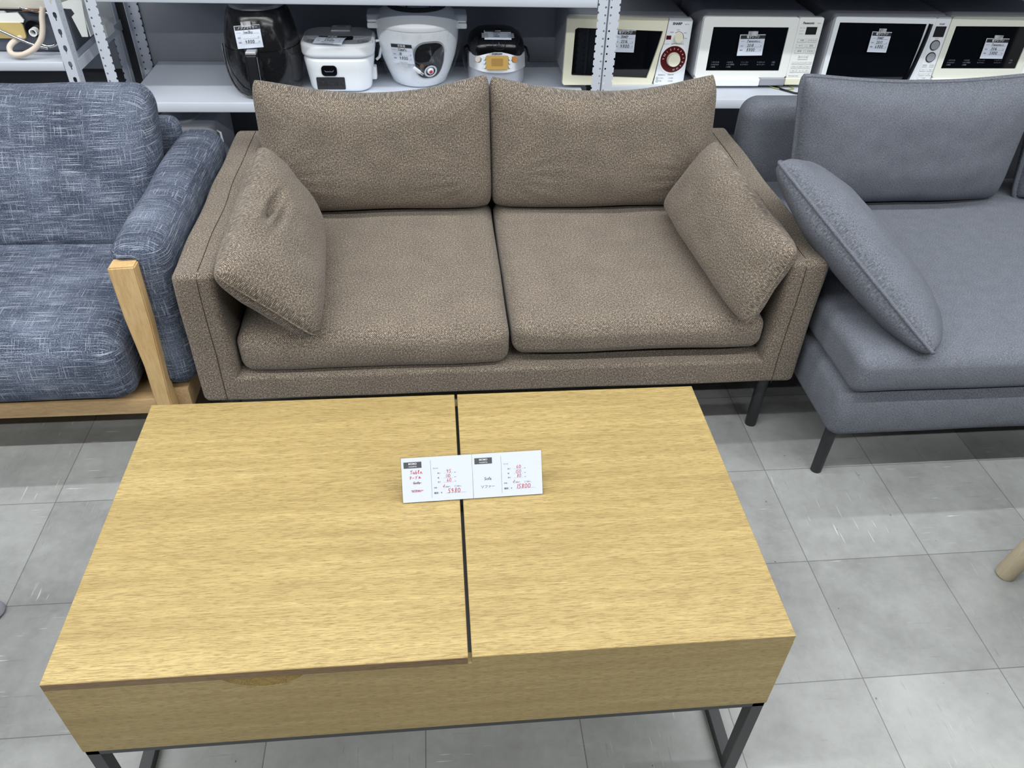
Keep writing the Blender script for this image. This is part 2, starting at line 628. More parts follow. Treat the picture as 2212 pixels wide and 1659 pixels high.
        for sh in (0, 1):
            G = sheets[sh]
            for i in range(n):
                for j in range(n):
                    q4 = [G[i][j], G[i + 1][j], G[i + 1][j + 1], G[i][j + 1]]
                    if sh:
                        q4 = q4[::-1]
                    try:
                        f = self.bm.faces.new([x[0] for x in q4])
                    except ValueError:
                        continue
                    f.tag = True
                    for l, x in zip(f.loops, q4):
                        l[self.uvl].uv = x[1]
        loop = [edge[(i, 0)].co.copy() for i in range(n)] + [edge[(n, j)].co.copy() for j in range(n)] + \
               [edge[(i, n)].co.copy() for i in range(n, 0, -1)] + [edge[(0, j)].co.copy() for j in range(n, 0, -1)]
        return loop

    def done(self, name, mat, root=None, smooth=True, angle=38, label=None, kind=None, weld=False):
        bm = self.bm
        if weld:
            bmesh.ops.remove_doubles(bm, verts=bm.verts, dist=1e-5)
        tagged = [f for f in bm.faces if f.tag]
        bmesh.ops.recalc_face_normals(bm, faces=bm.faces)
        bm.faces.index_update()
        self.fixed = {f.index for f in tagged}
        self._box_uv()
        for f in bm.faces:
            f.smooth = smooth
        if smooth:
            lim = math.radians(angle)
            for e in bm.edges:
                if len(e.link_faces) == 2 and e.calc_face_angle(0) > lim:
                    e.smooth = False
        off = Vector((0, 0, 0))
        r = root
        while r is not None:
            off += r.location
            r = r.parent
        if root is None:
            # origin at the base centre of the mesh
            if kind != 'structure' and len(bm.verts):
                xs = [v.co for v in bm.verts]
                off = Vector(((min(v.x for v in xs) + max(v.x for v in xs)) / 2, (min(v.y for v in xs) + max(v.y for v in xs)) / 2, min(v.z for v in xs)))
        for v in bm.verts:
            v.co -= off
        me = bpy.data.meshes.new(name)
        bm.to_mesh(me)
        bm.free()
        o = bpy.data.objects.new(name, me)
        COL.objects.link(o)
        me.materials.append(mat)
        if root is not None:
            o.parent = root
        else:
            o.location = off
        if label:
            o['label'] = label
        if kind:
            o['kind'] = kind
        return o


def root(name, loc, label, cat, group=None):
    o = bpy.data.objects.new(name, None)
    o.empty_display_size = 0.05
    COL.objects.link(o)
    o.location = loc
    o['label'] = label
    o['category'] = cat
    if group:
        o['group'] = group
    return o


def tag(o, label, cat, group=None):
    o['label'] = label
    o['category'] = cat
    if group:
        o['group'] = group
    return o


def frame(o, xdir, ydir):
    """4x4 with local x,y on the given directions"""
    x = Vector(xdir).normalized()
    z = x.cross(Vector(ydir)).normalized()
    y = z.cross(x)
    m = Matrix((x, y, z)).transposed().to_4x4()
    m.translation = Vector(o)
    return m


# ---- lettering
def _text_mesh(body, size, align, bold, shear=0.0):
    cu = bpy.data.curves.new('lettering', 'FONT')
    cu.body = body
    cu.size = size
    cu.align_x = align
    cu.align_y = 'CENTER'
    cu.resolution_u = 2
    cu.offset = bold
    cu.shear = shear
    ob = bpy.data.objects.new('lettering', cu)
    COL.objects.link(ob)
    bpy.context.view_layer.update()
    me = bpy.data.meshes.new_from_object(ob.evaluated_get(bpy.context.evaluated_depsgraph_get()))
    bpy.data.objects.remove(ob)
    bpy.data.curves.remove(cu)
    return me


def text(mb, m, items, lift=0.0003):
    """items: (x, y, size, string[, align[, bold[, shear]]]) in the local frame m"""
    for it in items:
        x, y, size, body = it[:4]
        al = it[4] if len(it) > 4 else 'LEFT'
        bo = it[5] if len(it) > 5 else 0.0
        sh = it[6] if len(it) > 6 else 0.0
        me = _text_mesh(body, size, al, bo, sh)
        vs = [mb.bm.verts.new(m @ Vector((x + v.co.x, y + v.co.y, lift))) for v in me.vertices]
        for p in me.polygons:
            try:
                mb.bm.faces.new([vs[i] for i in p.vertices])
            except ValueError:
                pass
        bpy.data.meshes.remove(me)
    return mb


G = {  # single-stroke handwriting, unit box, baseline 0
    '0': [[(.5, 1), (.2, .8), (.12, .4), (.3, .03), (.6, .05), (.82, .4), (.78, .8), (.5, 1)]],
    '1': [[(.55, 1), (.4, 0)]],
    '2': [[(.15, .8), (.4, 1), (.75, .85), (.6, .45), (.1, .02), (.85, .05)]],
    '3': [[(.15, .95), (.7, .95), (.45, .58), (.78, .35), (.55, .02), (.12, .1)]],
    '4': [[(.3, 1), (.1, .45), (.8, .5)], [(.68, .9), (.5, 0)]],
    '5': [[(.9, .97), (.35, .97), (.25, .58), (.65, .55), (.7, .2), (.4, 0), (.1, .08)]],
    '6': [[(.5, 1), (.2, .55), (.15, .15), (.45, 0), (.72, .2), (.6, .42), (.22, .33)]],
    '7': [[(.12, .95), (.85, .95), (.4, 0)]],
    '8': [[(.8, .85), (.45, 1), (.25, .8), (.7, .3), (.45, 0), (.18, .22), (.8, .85)]],
    '9': [[(.75, .8), (.4, 1), (.18, .72), (.4, .5), (.75, .75), (.5, 0)]],
    'T': [[(.05, .85), (.95, 1.0)], [(.5, .92), (.38, 0)]],
    'a': [[(.75, .5), (.35, .6), (.12, .2), (.4, .02), (.72, .45), (.72, .08), (.95, .1)]],
    'b': [[(.35, 1.05), (.2, .05), (.55, .02), (.75, .3), (.5, .5), (.25, .3)]],
    'l': [[(.2, .3), (.6, .9), (.45, 1.1), (.25, .6), (.35, .05), (.7, .15)]],
    'e': [[(.15, .3), (.65, .42), (.45, .62), (.15, .35), (.4, .02), (.95, .2)]],
    'te': [[(.1, .95), (.9, .98)], [(.0, .62), (.95, .66)], [(.55, .64), (.45, .3), (.2, 0)]],
    '-': [[(.05, .42), (.85, .5)]],
    'bu': [[(.1, .85), (.8, .88), (.55, .35), (.3, .05)], [(.95, 1.1), (1.02, .95)], [(1.12, 1.12), (1.18, .98)]],
    'ru': [[(.3, .9), (.28, .4), (.05, .1)], [(.6, .95), (.58, .1), (1.1, .55)]],
    'v': [[(0, .45), (.3, 0), (.9, 1.1)]],
    'S': [[(.8, .85), (.45, 1), (.2, .75), (.7, .4), (.45, 0), (.1, .12)]],
    'H': [[(.15, 1), (.12, 0)], [(.8, 1), (.75, 0)], [(.12, .5), (.8, .52)]],
    'A': [[(.05, 0), (.45, 1), (.85, 0)], [(.2, .4), (.7, .4)]],
    'R': [[(.15, 0), (.2, 1), (.7, .85), (.2, .5), (.8, 0)]],
    'P': [[(.15, 0), (.2, 1), (.75, .8), (.2, .48)]],
    'n': [[(.1, .55), (.12, 0)], [(.12, .35), (.45, .58), (.7, .4), (.7, 0)]],
    's': [[(.65, .5), (.3, .58), (.3, .35), (.65, .2), (.4, 0), (.1, .08)]],
    'o': [[(.4, .6), (.12, .35), (.3, .02), (.65, .1), (.7, .45), (.4, .6)]],
    'i': [[(.35, .55), (.3, 0)], [(.36, .85), (.36, .78)]],
    'c': [[(.7, .5), (.35, .6), (.12, .3), (.4, .0), (.75, .1)]],
    'k': [[(.2, 1), (.15, 0)], [(.7, .6), (.18, .28), (.7, 0)]],
    'y': [[(.15, .55), (.4, .15)], [(.75, .6), (.2, -.3)]],
    'I': [[(.4, 1), (.36, 0)]],
}


def hand(mb, m, x, y, h, seq, w=None, pitch=0.72, lift=0.0005):
    """handwriting strokes as thin ribbons"""
    w = w or h * 0.11
    for ch in seq:
        if ch == ' ':
            x += h * pitch
            continue
        for st in G[ch]:
            P = [Vector((x + px * h * 0.72 + 0.18 * py * h * 0.3, y + py * h)) for px, py in st]
            # smooth the polyline
            Q = [P[0]]
            for p, q in zip(P, P[1:]):
                Q.append(p.lerp(q, 0.25))
                Q.append(p.lerp(q, 0.75))
            Q.append(P[-1])
            prev = None
            for i, p in enumerate(Q):
                d = (Q[min(i + 1, len(Q) - 1)] - Q[max(i - 1, 0)])
                d = d.normalized() if d.length > 1e-9 else Vector((1, 0))
                nn = Vector((-d.y, d.x)) * w / 2
                cur = [mb.bm.verts.new(m @ Vector((p.x + s * nn.x, p.y + s * nn.y, lift))) for s in (1, -1)]
                if prev:
                    mb.bm.faces.new((prev[0], prev[1], cur[1], cur[0]))
                prev = cur
        x += h * pitch * (1.25 if ch in ('bu', 'ru') else 0.62 if ch == '1' else 1)
    return mb


def rect(mb, m, x0, x1, y0, y1, lift=0.0003, th=0.0):
    if th:
        mb.box(x0, x1, y0, y1, lift, lift + th, mat=m)
    else:
        vs = [mb.bm.verts.new(m @ Vector((x, y, lift))) for x, y in ((x0, y0), (x1, y0), (x1, y1), (x0, y1))]
        mb.bm.faces.new(vs)
    return mb


def outline(mb, m, x0, x1, y0, y1, w=0.0004, lift=0.0004):
    rect(mb, m, x0, x1, y0, y0 + w, lift)
    rect(mb, m, x0, x1, y1 - w, y1, lift)
    rect(mb, m, x0, x0 + w, y0 + w, y1 - w, lift)
    rect(mb, m, x1 - w, x1, y0 + w, y1 - w, lift)


def rrect(x0, x1, y0, y1, r, n=5):
    pts = []
    for cx, cy, a0 in ((x1 - r, y0 + r, -PI / 2), (x1 - r, y1 - r, 0), (x0 + r, y1 - r, PI / 2), (x0 + r, y0 + r, PI)):
        for i in range(n + 1):
            t = a0 + PI / 2 * i / n
            pts.append((cx + r * math.cos(t), cy + r * math.sin(t)))
    return pts


# ------------------------------------------------------------------ the setting
def slab(name, mat, *box):
    return MB().box(*box).done(name, mat, kind='structure', smooth=False)


slab('floor', M['floor'], -5.5, 4.5, -4.5, 2.0, -0.05, 0.0)
slab('wall_back', M['wall'], -5.5, 4.5, 1.93, 2.0, 0.0, 2.7)
slab('ceiling', M['ceiling'], -5.5, 4.5, -4.5, 1.93, 2.66, 2.7)

# ------------------------------------------------------------------ coffee table
TX0, TX1, TY0, TY1 = -1.4300, -0.3292, -0.7737, -0.1737
t = root('coffee_table', ((TX0 + TX1) / 2, (TY0 + TY1) / 2, 0), 'low oak coffee table with split top and black steel frame before the taupe sofa', 'table')
ZB, ZL = 0.2535, 0.4335
GX = -0.8265
# front panel with the finger scoop under the lid
scx, sw, sd = -1.127, 0.058, 0.025
pts = [(TX0, ZB), (TX1, ZB), (TX1, ZL)]
for i in range(25):
    tt = 1 - i / 24
    x = scx - sw + 2 * sw * tt
    pts.append((x, ZL - sd * (1 - ((x - scx) / sw) ** 2) ** 0.85 if 0 < tt < 1 else ZL))
pts.append((TX0, ZL))
MB().poly(pts, frame((0, TY0 + 0.018, 0), (1, 0, 0), (0, 0, 1)), 0.018).done('front_panel', M['oak_front'], t, smooth=False)
MB().box(TX0, TX1, TY1 - 0.018, TY1, ZB, ZL).done('back_panel', M['oak_front'], t, smooth=False)
for xa in (TX0, TX1 - 0.018):
    MB().box(xa, xa + 0.018, TY0 + 0.018, TY1 - 0.018, ZB, ZL).done('side_panel', M['oak_front'], t, smooth=False)
MB().box(TX0 + 0.018, TX1 - 0.018, TY0 + 0.018, TY1 - 0.018, ZB, ZB + 0.012).done('bottom_board', M['oak_front'], t, smooth=False)
MB().box(GX - 0.02, GX + 0.02, TY0 + 0.018, TY1 - 0.018, ZB + 0.012, ZL - 0.004).done('divider', M['black_metal'], t, smooth=False)
# scoop lip behind the notch
lip = MB()
lp = []
for i in range(21):
    x = scx - 0.044 + 0.088 * i / 20
    lp.append((x, ZL - 0.014 - 0.006 * (1 - ((x - scx) / 0.044) ** 2)))
lp += [(scx + 0.07, ZL - 0.040), (scx - 0.07, ZL - 0.040)]
lip.poly(lp, frame((0, TY0 + 0.046, 0), (1, 0, 0), (0, 0, 1)), 0.015)
lip.done('finger_recess', M['oak_in'], t, smooth=False, label='darker curved wooden finger recess')
lid = MB().box(TX0, GX - 0.0028, TY0, TY1, ZL + 0.0002, 0.450, 0.0008, 1).done('lift_lid', M['oak'], t, smooth=False)
MB().box(TX0 + 0.0008, GX - 0.0035, TY0 - 0.0006, TY0 + 0.0002, ZL + 0.0004, 0.4492).done('front_edge', M['oak_edge'], lid, smooth=False, label='darker brown front edge of the left lid')
MB().box(GX + 0.0028, TX1, TY0, TY1, ZL, 0.450, 0.0008, 1).done('fixed_top', M['oak'], t, smooth=False)
# steel frame
q = 0.022
for ya in (TY0 + 0.001, TY1 - q - 0.001):
    MB().box(TX0 + 0.001, TX1 - 0.001, ya, ya + 0.016, ZB - 0.013, ZB, 0.001, 1).done('top_rail', M['black_metal'], t)
for xa in (TX0 + 0.001, TX1 - q - 0.001):
    MB().box(xa, xa + q, TY0 + q, TY1 - q, ZB - 0.013, ZB, 0.001, 1).done('side_rail', M['black_metal'], t)
    MB().box(xa, xa + q, TY0 + q, TY1 - q, 0.0, q, 0.001, 1).done('floor_rail', M['black_metal'], t)
    for ya in (TY0 + 0.001, TY1 - q - 0.001):
        MB().box(xa, xa + q, ya, ya + q, 0.0, ZB - 0.0005, 0.0012, 1).done('leg', M['black_metal'], t)

# ------------------------------------------------------------------ card holder and its two cards
CB0, CB1 = Vector((-0.929, -0.4675, 0.4515)), Vector((-0.681, -0.4610, 0.4515))
up = Vector((0, 0.0445, 0.066))
cx = (CB1 - CB0)
CW = cx.length
CH = up.length
cm = frame(CB0, cx, up)
hold = root('card_stand', (-0.805, -0.43, 0.4502), 'clear acrylic leaning stand holding two price cards on the coffee table', 'sign holder')
MB().box(-0.0012, CW + 0.0012, -0.0005, CH + 0.0028, -0.0022, -0.0008, 0.0004, 1, mat=cm).done('back_sheet', M['acrylic'], hold)
MB().box(-0.0012, CW + 0.0012, -0.0005, CH + 0.0022, 0.0012, 0.0020, 0.0003, 1, mat=cm).done('front_sheet', M['acrylic'], hold)
top_l = cm @ Vector((0, CH + 0.0028, -0.0022))
pm = frame(top_l, cx, Vector((0, 0.042, -0.068)))
PL = (top_l.z - 0.4508) / (0.068 / math.hypot(0.042, 0.068))
MB().box(-0.0012, CW + 0.0012, 0.0, PL - 0.001, 0.0, 0.0012, 0.0003, 1, mat=pm).done('rear_prop', M['acrylic'], hold)


def price_card(x0, w, title, dims, price, label):
    m = cm @ Matrix.Translation((x0, 0.0006, 0.0))
    h = CH - 0.0006
    rt = root('price_card', tuple(m @ Vector((w / 2, 0, 0))), label, 'sign')
    MB().box(0.0003, w - 0.0003, 0, h, -0.0002, 0.0002, mat=m).done('card', M['paper'], rt, smooth=False)
    k = w / 2.03  # photo units: card is about 2.03 x 1.27
    band = MB()
    rect(band, m, 0.07 * k, 0.58 * k, h - 0.30 * k, h - 0.12 * k)
    band.done('header_band', M['header'], rt, smooth=False)
    wt = MB()
    text(wt, m, [(0.325 * k, h - 0.175 * k, 0.075 * k, 'MOMO', 'CENTER', 0.00012), (0.325 * k, h - 0.255 * k, 0.040 * k, '中古品専門店', 'CENTER', 0.00003)], 0.0006)
    wt.done('header_lettering', M['ink_white'], rt, smooth=False)
    g = MB()
    rect(g, m, 0.835 * k, 0.843 * k, 0.10 * k, h - 0.10 * k)
    for yy in (0.50, 0.64, 0.765):
        rect(g, m, 1.19 * k, 1.47 * k, h - yy * k - 0.002 * k, h - yy * k + 0.002 * k)
    rect(g, m, 1.25 * k, 1.82 * k, h - 1.085 * k, h - 1.079 * k)
    outline(g, m, 1.175 * k, 1.23 * k, h - 0.925 * k, h - 0.872 * k, 0.005 * k)
    outline(g, m, 1.50 * k, 1.555 * k, h - 0.925 * k, h - 0.872 * k, 0.005 * k)
    g.done('ruled_lines', M['ink_soft'], rt, smooth=False)
    pr = MB()
    items = [(0.90 * k, h - 0.345 * k, 0.046 * k, 'サイズ：'), (1.02 * k, h - 0.49 * k, 0.046 * k, '高さ'), (1.02 * k, h - 0.625 * k, 0.046 * k, '幅'),
             (1.02 * k, h - 0.75 * k, 0.046 * k, '奥行'), (0.90 * k, h - 0.91 * k, 0.046 * k, '状態：'),
             (1.25 * k, h - 0.90 * k, 0.044 * k, '傷あり'), (1.575 * k, h - 0.90 * k, 0.044 * k, '傷なし'), (0.90 * k, h - 1.065 * k, 0.062 * k, '値段：￥', 'LEFT', 0.00004)]
    for yy in (0.485, 0.62, 0.745):
        items.append((1.50 * k, h - yy * k, 0.044 * k, 'cm'))
    if title == 'sofa':
        items += [(0.44 * k, h - 0.74 * k, 0.125 * k, 'Sofa', 'CENTER'), (0.43 * k, h - 0.975 * k, 0.105 * k, 'ソファー', 'CENTER')]
    else:
        items += [(0.42 * k, h - 0.735 * k, 0.115 * k, 'Sofa', 'CENTER'), (0.43 * k, h - 0.965 * k, 0.085 * k, 'ソファー', 'CENTER')]
    text(pr, m, items, 0.0005)
    pr.done('printed_text', M['ink'], rt, smooth=False)
    hw = MB()
    for d, yy, xx in zip(dims, (0.485, 0.625, 0.75), (1.28, 1.24, 1.28)):
        hand(hw, m, xx * k, h - yy * k, 0.095 * k, d)
    hand(hw, m, 1.29 * k if len(price) < 5 else 1.25 * k, h - 1.085 * k, 0.13 * k, price)
    hand(hw, m, 1.165 * k, h - 0.905 * k, 0.075 * k, ['v'], 0.014 * k)
    hw.done('handwritten_figures', M['ink_red'], rt, smooth=False, label='red handwritten figures')
    if title != 'sofa':
        hw = MB()
        hand(hw, m, 0.24 * k, h - 0.475 * k, 0.11 * k, ['T', 'a', 'b', 'l', 'e'], 0.013 * k, 0.64)
        hand(hw, m, 0.22 * k, h - 0.625 * k, 0.085 * k, ['te', '-', 'bu', 'ru'], 0.014 * k, 0.92)
        for yy, x0_, x1_ in ((0.735, 0.30, 0.56), (0.955, 0.25, 0.60), (0.985, 0.27, 0.54)):
            prev = None
            for i in range(17):
                px = (x0_ + (x1_ - x0_) * i / 16) * k
                py = h - yy * k + 0.007 * k * math.sin(i * 1.9)
                cur = [hw.bm.verts.new(m @ Vector((px, py + s * 0.006 * k, 0.0008))) for s in (1, -1)]
                if prev:
                    hw.bm.faces.new((prev[0], prev[1], cur[1], cur[0]))
                prev = cur
        hw.done('handwritten_title', M['ink_red'], rt, smooth=False, label='red handwritten title with the words below struck out')
    return rt


price_card(0.0, CW / 2, 'table', ('45', '110', '60'), '5980', 'white table price card with crossed-out word and price 5980, left card in the stand')
price_card(CW / 2, CW / 2, 'sofa', ('60', '150', '80'), '15800', 'white sofa price card with price 15800, right card in the stand')

# ------------------------------------------------------------------ taupe two-seat sofa
SX0, SX1, SY0, SY1, SZ0, SZ1 = -1.450, 0.084, 0.142, 0.985, 0.185, 0.556
s = root('two_seat_sofa', ((SX0 + SX1) / 2, (SY0 + SY1) / 2, 0), 'taupe woven two-seat sofa with two loose back cushions behind the coffee table', 'sofa')


def wob(amp, sc=6, seed=0):
    def f(p, u):
        return p + Vector((noise.noise(p * sc + Vector((seed, 0, 0))), noise.noise(p * sc + Vector((0, seed + 5, 0))), noise.noise(p * sc + Vector((0, 0, seed + 9))))) * amp
    return f


AW = 0.100
for xa, xs in ((SX0, SX0 + 0.060), (SX1 - AW, SX1 - 0.062)):
    arm = MB().soft(xa, xa + AW, SY0, SY1, SZ0, SZ1, 0.018, 5, 0.04, wob(0.0055, 6, xa)).done('armrest', M['brown'], s)
    path = [(xs, y, SZ1 + 0.0003) for y in [SY1 - 0.02 - (SY1 - SY0 - 0.045) * i / 30 for i in range(31)]]
    path += [(xs, SY0 + 0.018, SZ1 + 0.0003), (xs, SY0 + 0.0050, SZ1 - 0.0050), (xs, SY0 - 0.0003, SZ1 - 0.018)]
    path += [(xs, SY0 - 0.0004, z) for z in (0.5, 0.42, 0.34, 0.27, 0.2, SZ0 + 0.003)]
    P2 = [Vector(p) for p in path]
    P2 = [wob(0.0055, 6, xa)(p, None) for p in P2]
    MB().tube(P2, 0.0009, 6).done('stitched_seam', M['seam'], arm, label='dark stitched seam line')
MB().soft(SX0 + 0.012, SX1 - 0.012, SY0 + 0.0025, SY1 - 0.02, SZ0 + 0.001, 0.260, 0.010, 4, 0.05, wob(0.002, 5, 3)).done('base', M['brown'], s)
MB().soft(SX0 + AW - 0.002, SX1 - AW + 0.002, SY1 - 0.11, SY1, 0.25, SZ1 - 0.002, 0.014, 4, 0.05).done('backrest_frame', M['brown'], s)
for lx in (SX0 + 0.062, SX1 - 0.062):
    for ly in (SY0 + 0.045, SY1 - 0.05):
        MB().lathe([(0.0150, 0.0), (0.0158, 0.002), (0.0165, SZ0 + 0.004)], lx, ly, 20).done('leg', M['black_metal'], s)


def seat_fn(crown, seed, drop=0.0):
    def f(p, u):
        top = max(0.0, u.z)
        k = (1 - u.x ** 4) * (1 - u.y ** 4)
        p = p + Vector((0, 0, crown * k * top))
        front = max(0.0, -u.y)
        p.y -= 0.012 * front ** 3 * (1 - u.x ** 6) * (1 - abs(u.z))
        p.z += drop * front ** 4 * top
        n1 = noise.noise(p * 5 + Vector((seed, 0, 0))) * 0.004
        n2 = noise.noise(p * 13 + Vector((0, seed, 0))) * 0.0012
        return p + Vector((n1 * 0.6, n1 * 0.6, n1 + n2))
    return f


XM = -0.680
MB().soft(SX0 + AW + 0.004, XM - 0.002, SY0 + 0.012, 0.87, 0.258, 0.378, 0.036, 6, 0.022, seat_fn(0.014, 1, -0.006)).done('seat_cushion', M['brown'], s)
MB().soft(XM + 0.004, SX1 - AW - 0.006, SY0 + 0.018, 0.87, 0.281, 0.380, 0.034, 6, 0.022, seat_fn(0.015, 8)).done('seat_cushion', M['brown'], s)


def back_fn(seed):
    def f(p, u, v, sg):
        if sg:
            w = noise.noise(p * 4 + Vector((seed, 0, 0))) * 0.012
            # soft creases running in from the corners
            for cu, cv in ((-1, 1), (1, 1), (1, -0.4), (-1, -0.4)):
                d = math.hypot((u - cu) * 0.9, v - cv)
                if d < 0.75:
                    ang = math.atan2(v - cv, u - cu)
                    w += 0.003 * math.sin(ang * 17 + seed) * (1 - d / 0.75) * min(1, d * 3)
            p = p + Vector((0, -sg * w if sg > 0 else w, 0))
        return p
    return f


def back_cushion(x0, x1, xb0, xb1, z0, z1, seed, root_):
    m = MB()
    m.pillow((xb0, 0.795, 0.385), (xb1, 0.795, 0.385), (x1, 0.838, z1), (x0, 0.838, z0), 0.190, n=48, pu=0.006, pv=0.03, pvt=0.29, cr=0.045,
             q=0.36, p=4.0, wr=0.006, seed=seed, fn=back_fn(seed))
    return m.done('back_cushion', M['brown'], root_, angle=80)


back_cushion(-1.352, -0.690, -1.345, -0.679, 0.760, 0.776, 2, s)
back_cushion(-0.697, -0.033, -0.687, -0.020, 0.770, 0.776, 11, s)


def throw(name, cs, T, mat, label, group=None, seed=0, piping=None, pm=None, fn=None, wr=0.012, **kw):
    rt = root(name, tuple((Vector(cs[0]) + Vector(cs[1])) / 2), label, 'cushion', group)
    m = MB()
    loop = m.pillow(*cs, T, wr=wr, seed=seed, fn=fn, **kw)
    m.done('cover', mat, rt, angle=80)
    if piping:
        MB().tube(loop, piping, 8, close=True).done('piping', pm or mat, rt)
    return rt


def crease(seed, cu, cv, amp):
    def f(p, u, v, sg):
        if sg > 0:
            d = math.hypot(u - cu, (v - cv) * 1.3)
            w = amp * math.exp(-(d / 0.22) ** 2) * (1.0 + 0.7 * math.sin((v - cv) * 26 + u * 8))
            p = p - Vector((0.6, 0, 0.8)) * w
        return p
    return f


# left: front-bottom, back-bottom, back-top, front-top
throw('throw_pillow', [(-1.142, 0.116, 0.390), (-1.186, 0.640, 0.412), (-1.322, 0.690, 0.632), (-1.333, 0.074, 0.596)], 0.150, M['brown'],
      'taupe throw pillow leaning on the left armrest of the taupe sofa', None, 3, 0.0022, M['brown'], crease(3, -0.05, 0.55, 0.030), pu=0.015, pv=0.02, cr=0.05, q=0.42, p=3.0)
throw('throw_pillow', [(-0.172, 0.705, 0.420), (-0.102, 0.116, 0.388), (-0.020, 0.128, 0.596), (-0.052, 0.700, 0.632)], 0.130, M['brown'],
      'taupe throw pillow leaning on the right armrest of the taupe sofa', None, 6, 0.0022, M['brown'], None, pu=0.015, pv=0.02, cr=0.04, q=0.42, p=3.0)

# ------------------------------------------------------------------ grey sofa on the right
GX0, GX1 = 0.102, 1.72
g = root('long_sofa', ((GX0 + GX1) / 2, 0.45, 0), 'plain grey sofa with piped back cushions and thin black legs at the right', 'sofa')


def bulgef(ax_, amt, seed=0):
    def f(p, u):
        p = p.copy()
        p.y -= amt * max(0, -u.y) * (1 - u.z ** 2)
        p.x -= amt * 0.7 * max(0, -u.x) ** 3 * (1 - u.z ** 2)
        p.z += noise.noise(p * 4 + Vector((seed, 0, 0))) * 0.003
        return p
    return f


MB().soft(GX0 + 0.006, GX1, -0.050, 0.93, 0.158, 0.308, 0.032, 5, 0.04, bulgef(1, 0.012)).done('base', M['gray'], g)


def gseat(p, u):
    p = p.copy()
    k = (1 - u.x ** 6) * (1 - u.y ** 4)
    p.z += 0.016 * k * max(0, u.z)
    p.y -= 0.014 * max(0, -u.y) * (1 - u.z ** 2)
    p.z += noise.noise(p * 4) * 0.003
    if u.z < 0:
        p.z += 0.010 * (u.x + 1) / 2 * 0.6
    return p


MB().soft(GX0 + 0.004, GX1 - 0.01, -0.068, 0.88, 0.312, 0.425, 0.030, 6, 0.035, gseat).done('seat_cushion', M['gray'], g)
MB().soft(0.095, GX1 + 0.01, 0.865, 0.985, 0.30, 0.672, 0.055, 6, 0.04).done('backrest_frame', M['gray'], g)


def gback(x0, x1, seed):
    m = MB()
    loop = m.pillow((x0 + 0.040, 0.700, 0.435), (x1 - 0.012, 0.700, 0.435), (x1, 0.740, 0.803), (x0, 0.738, 0.800), 0.19, n=44, pu=0.015, pv=0.02, pvt=0.13,
                    q=0.42, p=3.4, wr=0.008, seed=seed)
    o = m.done('back_cushion', M['gray'], g, angle=80)
    MB().tube(loop, 0.0078, 8, close=True).done('piping', M['gray'], o)


gback(0.170, 0.885, 4)
gback(0.895, 1.60, 9)
for lx in (GX0 + 0.055, GX1 - 0.08):
    for ly in (0.015, 0.86):
        sx = -1 if lx < 0.8 else 1
        MB().tube([(lx + 0.002 * sx, ly, 0.175), (lx + 0.018 * sx, ly - (0.022 if ly < 0.4 else -0.022), 0.0)], [0.0165, 0.0145], 16).done('leg', M['black_metal'], g)
# grey throw pillow standing between the two sofas
E1 = Vector((-0.052, 0.285, 0.748))
E2 = Vector((0.250, -0.100, 0.452))
ev = (E1 - E2).normalized()
W = Vector((0.56, 0.76, -0.34))
W = (W - ev * W.dot(ev)).normalized() * 0.30
throw('throw_pillow', [E2, E1, E1 + W * 0.9, E2 + W * 0.96], 0.150, M['gray'], 'grey piped throw pillow leaning from the grey seat onto the taupe armrest', None, 5, 0.0045,
      M['gray'], None, 0.008, pu=0.02, pv=-0.04, q=0.42, p=2.4, bulge=(1.0, 1.0))

# ------------------------------------------------------------------ blue sofa on the left
BX0, BX1 = -3.05, -1.50
bs = root('wood_framed_sofa', ((BX0 + BX1) / 2, 0.55, 0), 'blue flecked fabric sofa with pale wooden frame at the left', 'sofa')
# front posts: tapering outward-leaning profile
for x_in, x_out, sg in ((-1.5755, -1.5165, 1), (-3.035, -2.976, -1)):
    xo, xi = (x_out, x_in) if sg > 0 else (x_in, x_out)
    out = [(xi + sg * 0.016, 0.0), (xo - sg * 0.012, 0.0), (xo - sg * 0.014, 0.20), (xo - sg * 0.002, 0.42), (xo, 0.576), (xi, 0.573), (xi + sg * 0.001, 0.44), (xi + sg * 0.009, 0.30), (xi + sg * 0.007, 0.19)]
    pb = MB().poly(out, frame((0, 0.190, 0), (1, 0, 0), (0, 0, 1)), 0.042)
    bmesh.ops.remove_doubles(pb.bm, verts=pb.bm.verts, dist=1e-6)
    bmesh.ops.recalc_face_normals(pb.bm, faces=pb.bm.faces)
    es = [e for e in pb.bm.edges if len(e.link_faces) == 2 and e.calc_face_angle(0) > 0.6]
    bmesh.ops.bevel(pb.bm, geom=es, offset=0.003, segments=2, affect='EDGES')
    pb.done('front_post', M['ash_z'], bs)
    MB().box(xi if sg > 0 else xo, xo if sg > 0 else xi, 0.86, 0.905, 0, 0.55, 0.004).done('rear_post', M['ash_z'], bs)
    MB().box(min(xi, xo) + 0.008, max(xi, xo) + 0.020, 0.190, 0.86, 0.128, 0.196, 0.003).done('side_rail', M['ash_y'], bs)
MB().box(BX0 + 0.06, -1.553, 0.150, 0.182, 0.150, 0.196, 0.003).done('front_rail', M['ash_x'], bs)
MB().box(BX0 + 0.06, -1.553, 0.87, 0.90, 0.150, 0.196, 0.003).done('rear_rail', M['ash_x'], bs)
MB().box(BX0 + 0.07, -1.560, 0.183, 0.869, 0.155, 0.190).done('seat_deck', M['ash_x'], bs, smooth=False)


def armf(p, u):
    p = p.copy()
    # droop: outer lower part hugs the post, top rolls over
    p.x += noise.noise(p * 6) * 0.004
    p.z += noise.noise(p * 5 + Vector((4, 0, 0))) * 0.004 - 0.006 * (u.y * u.y)
    return p


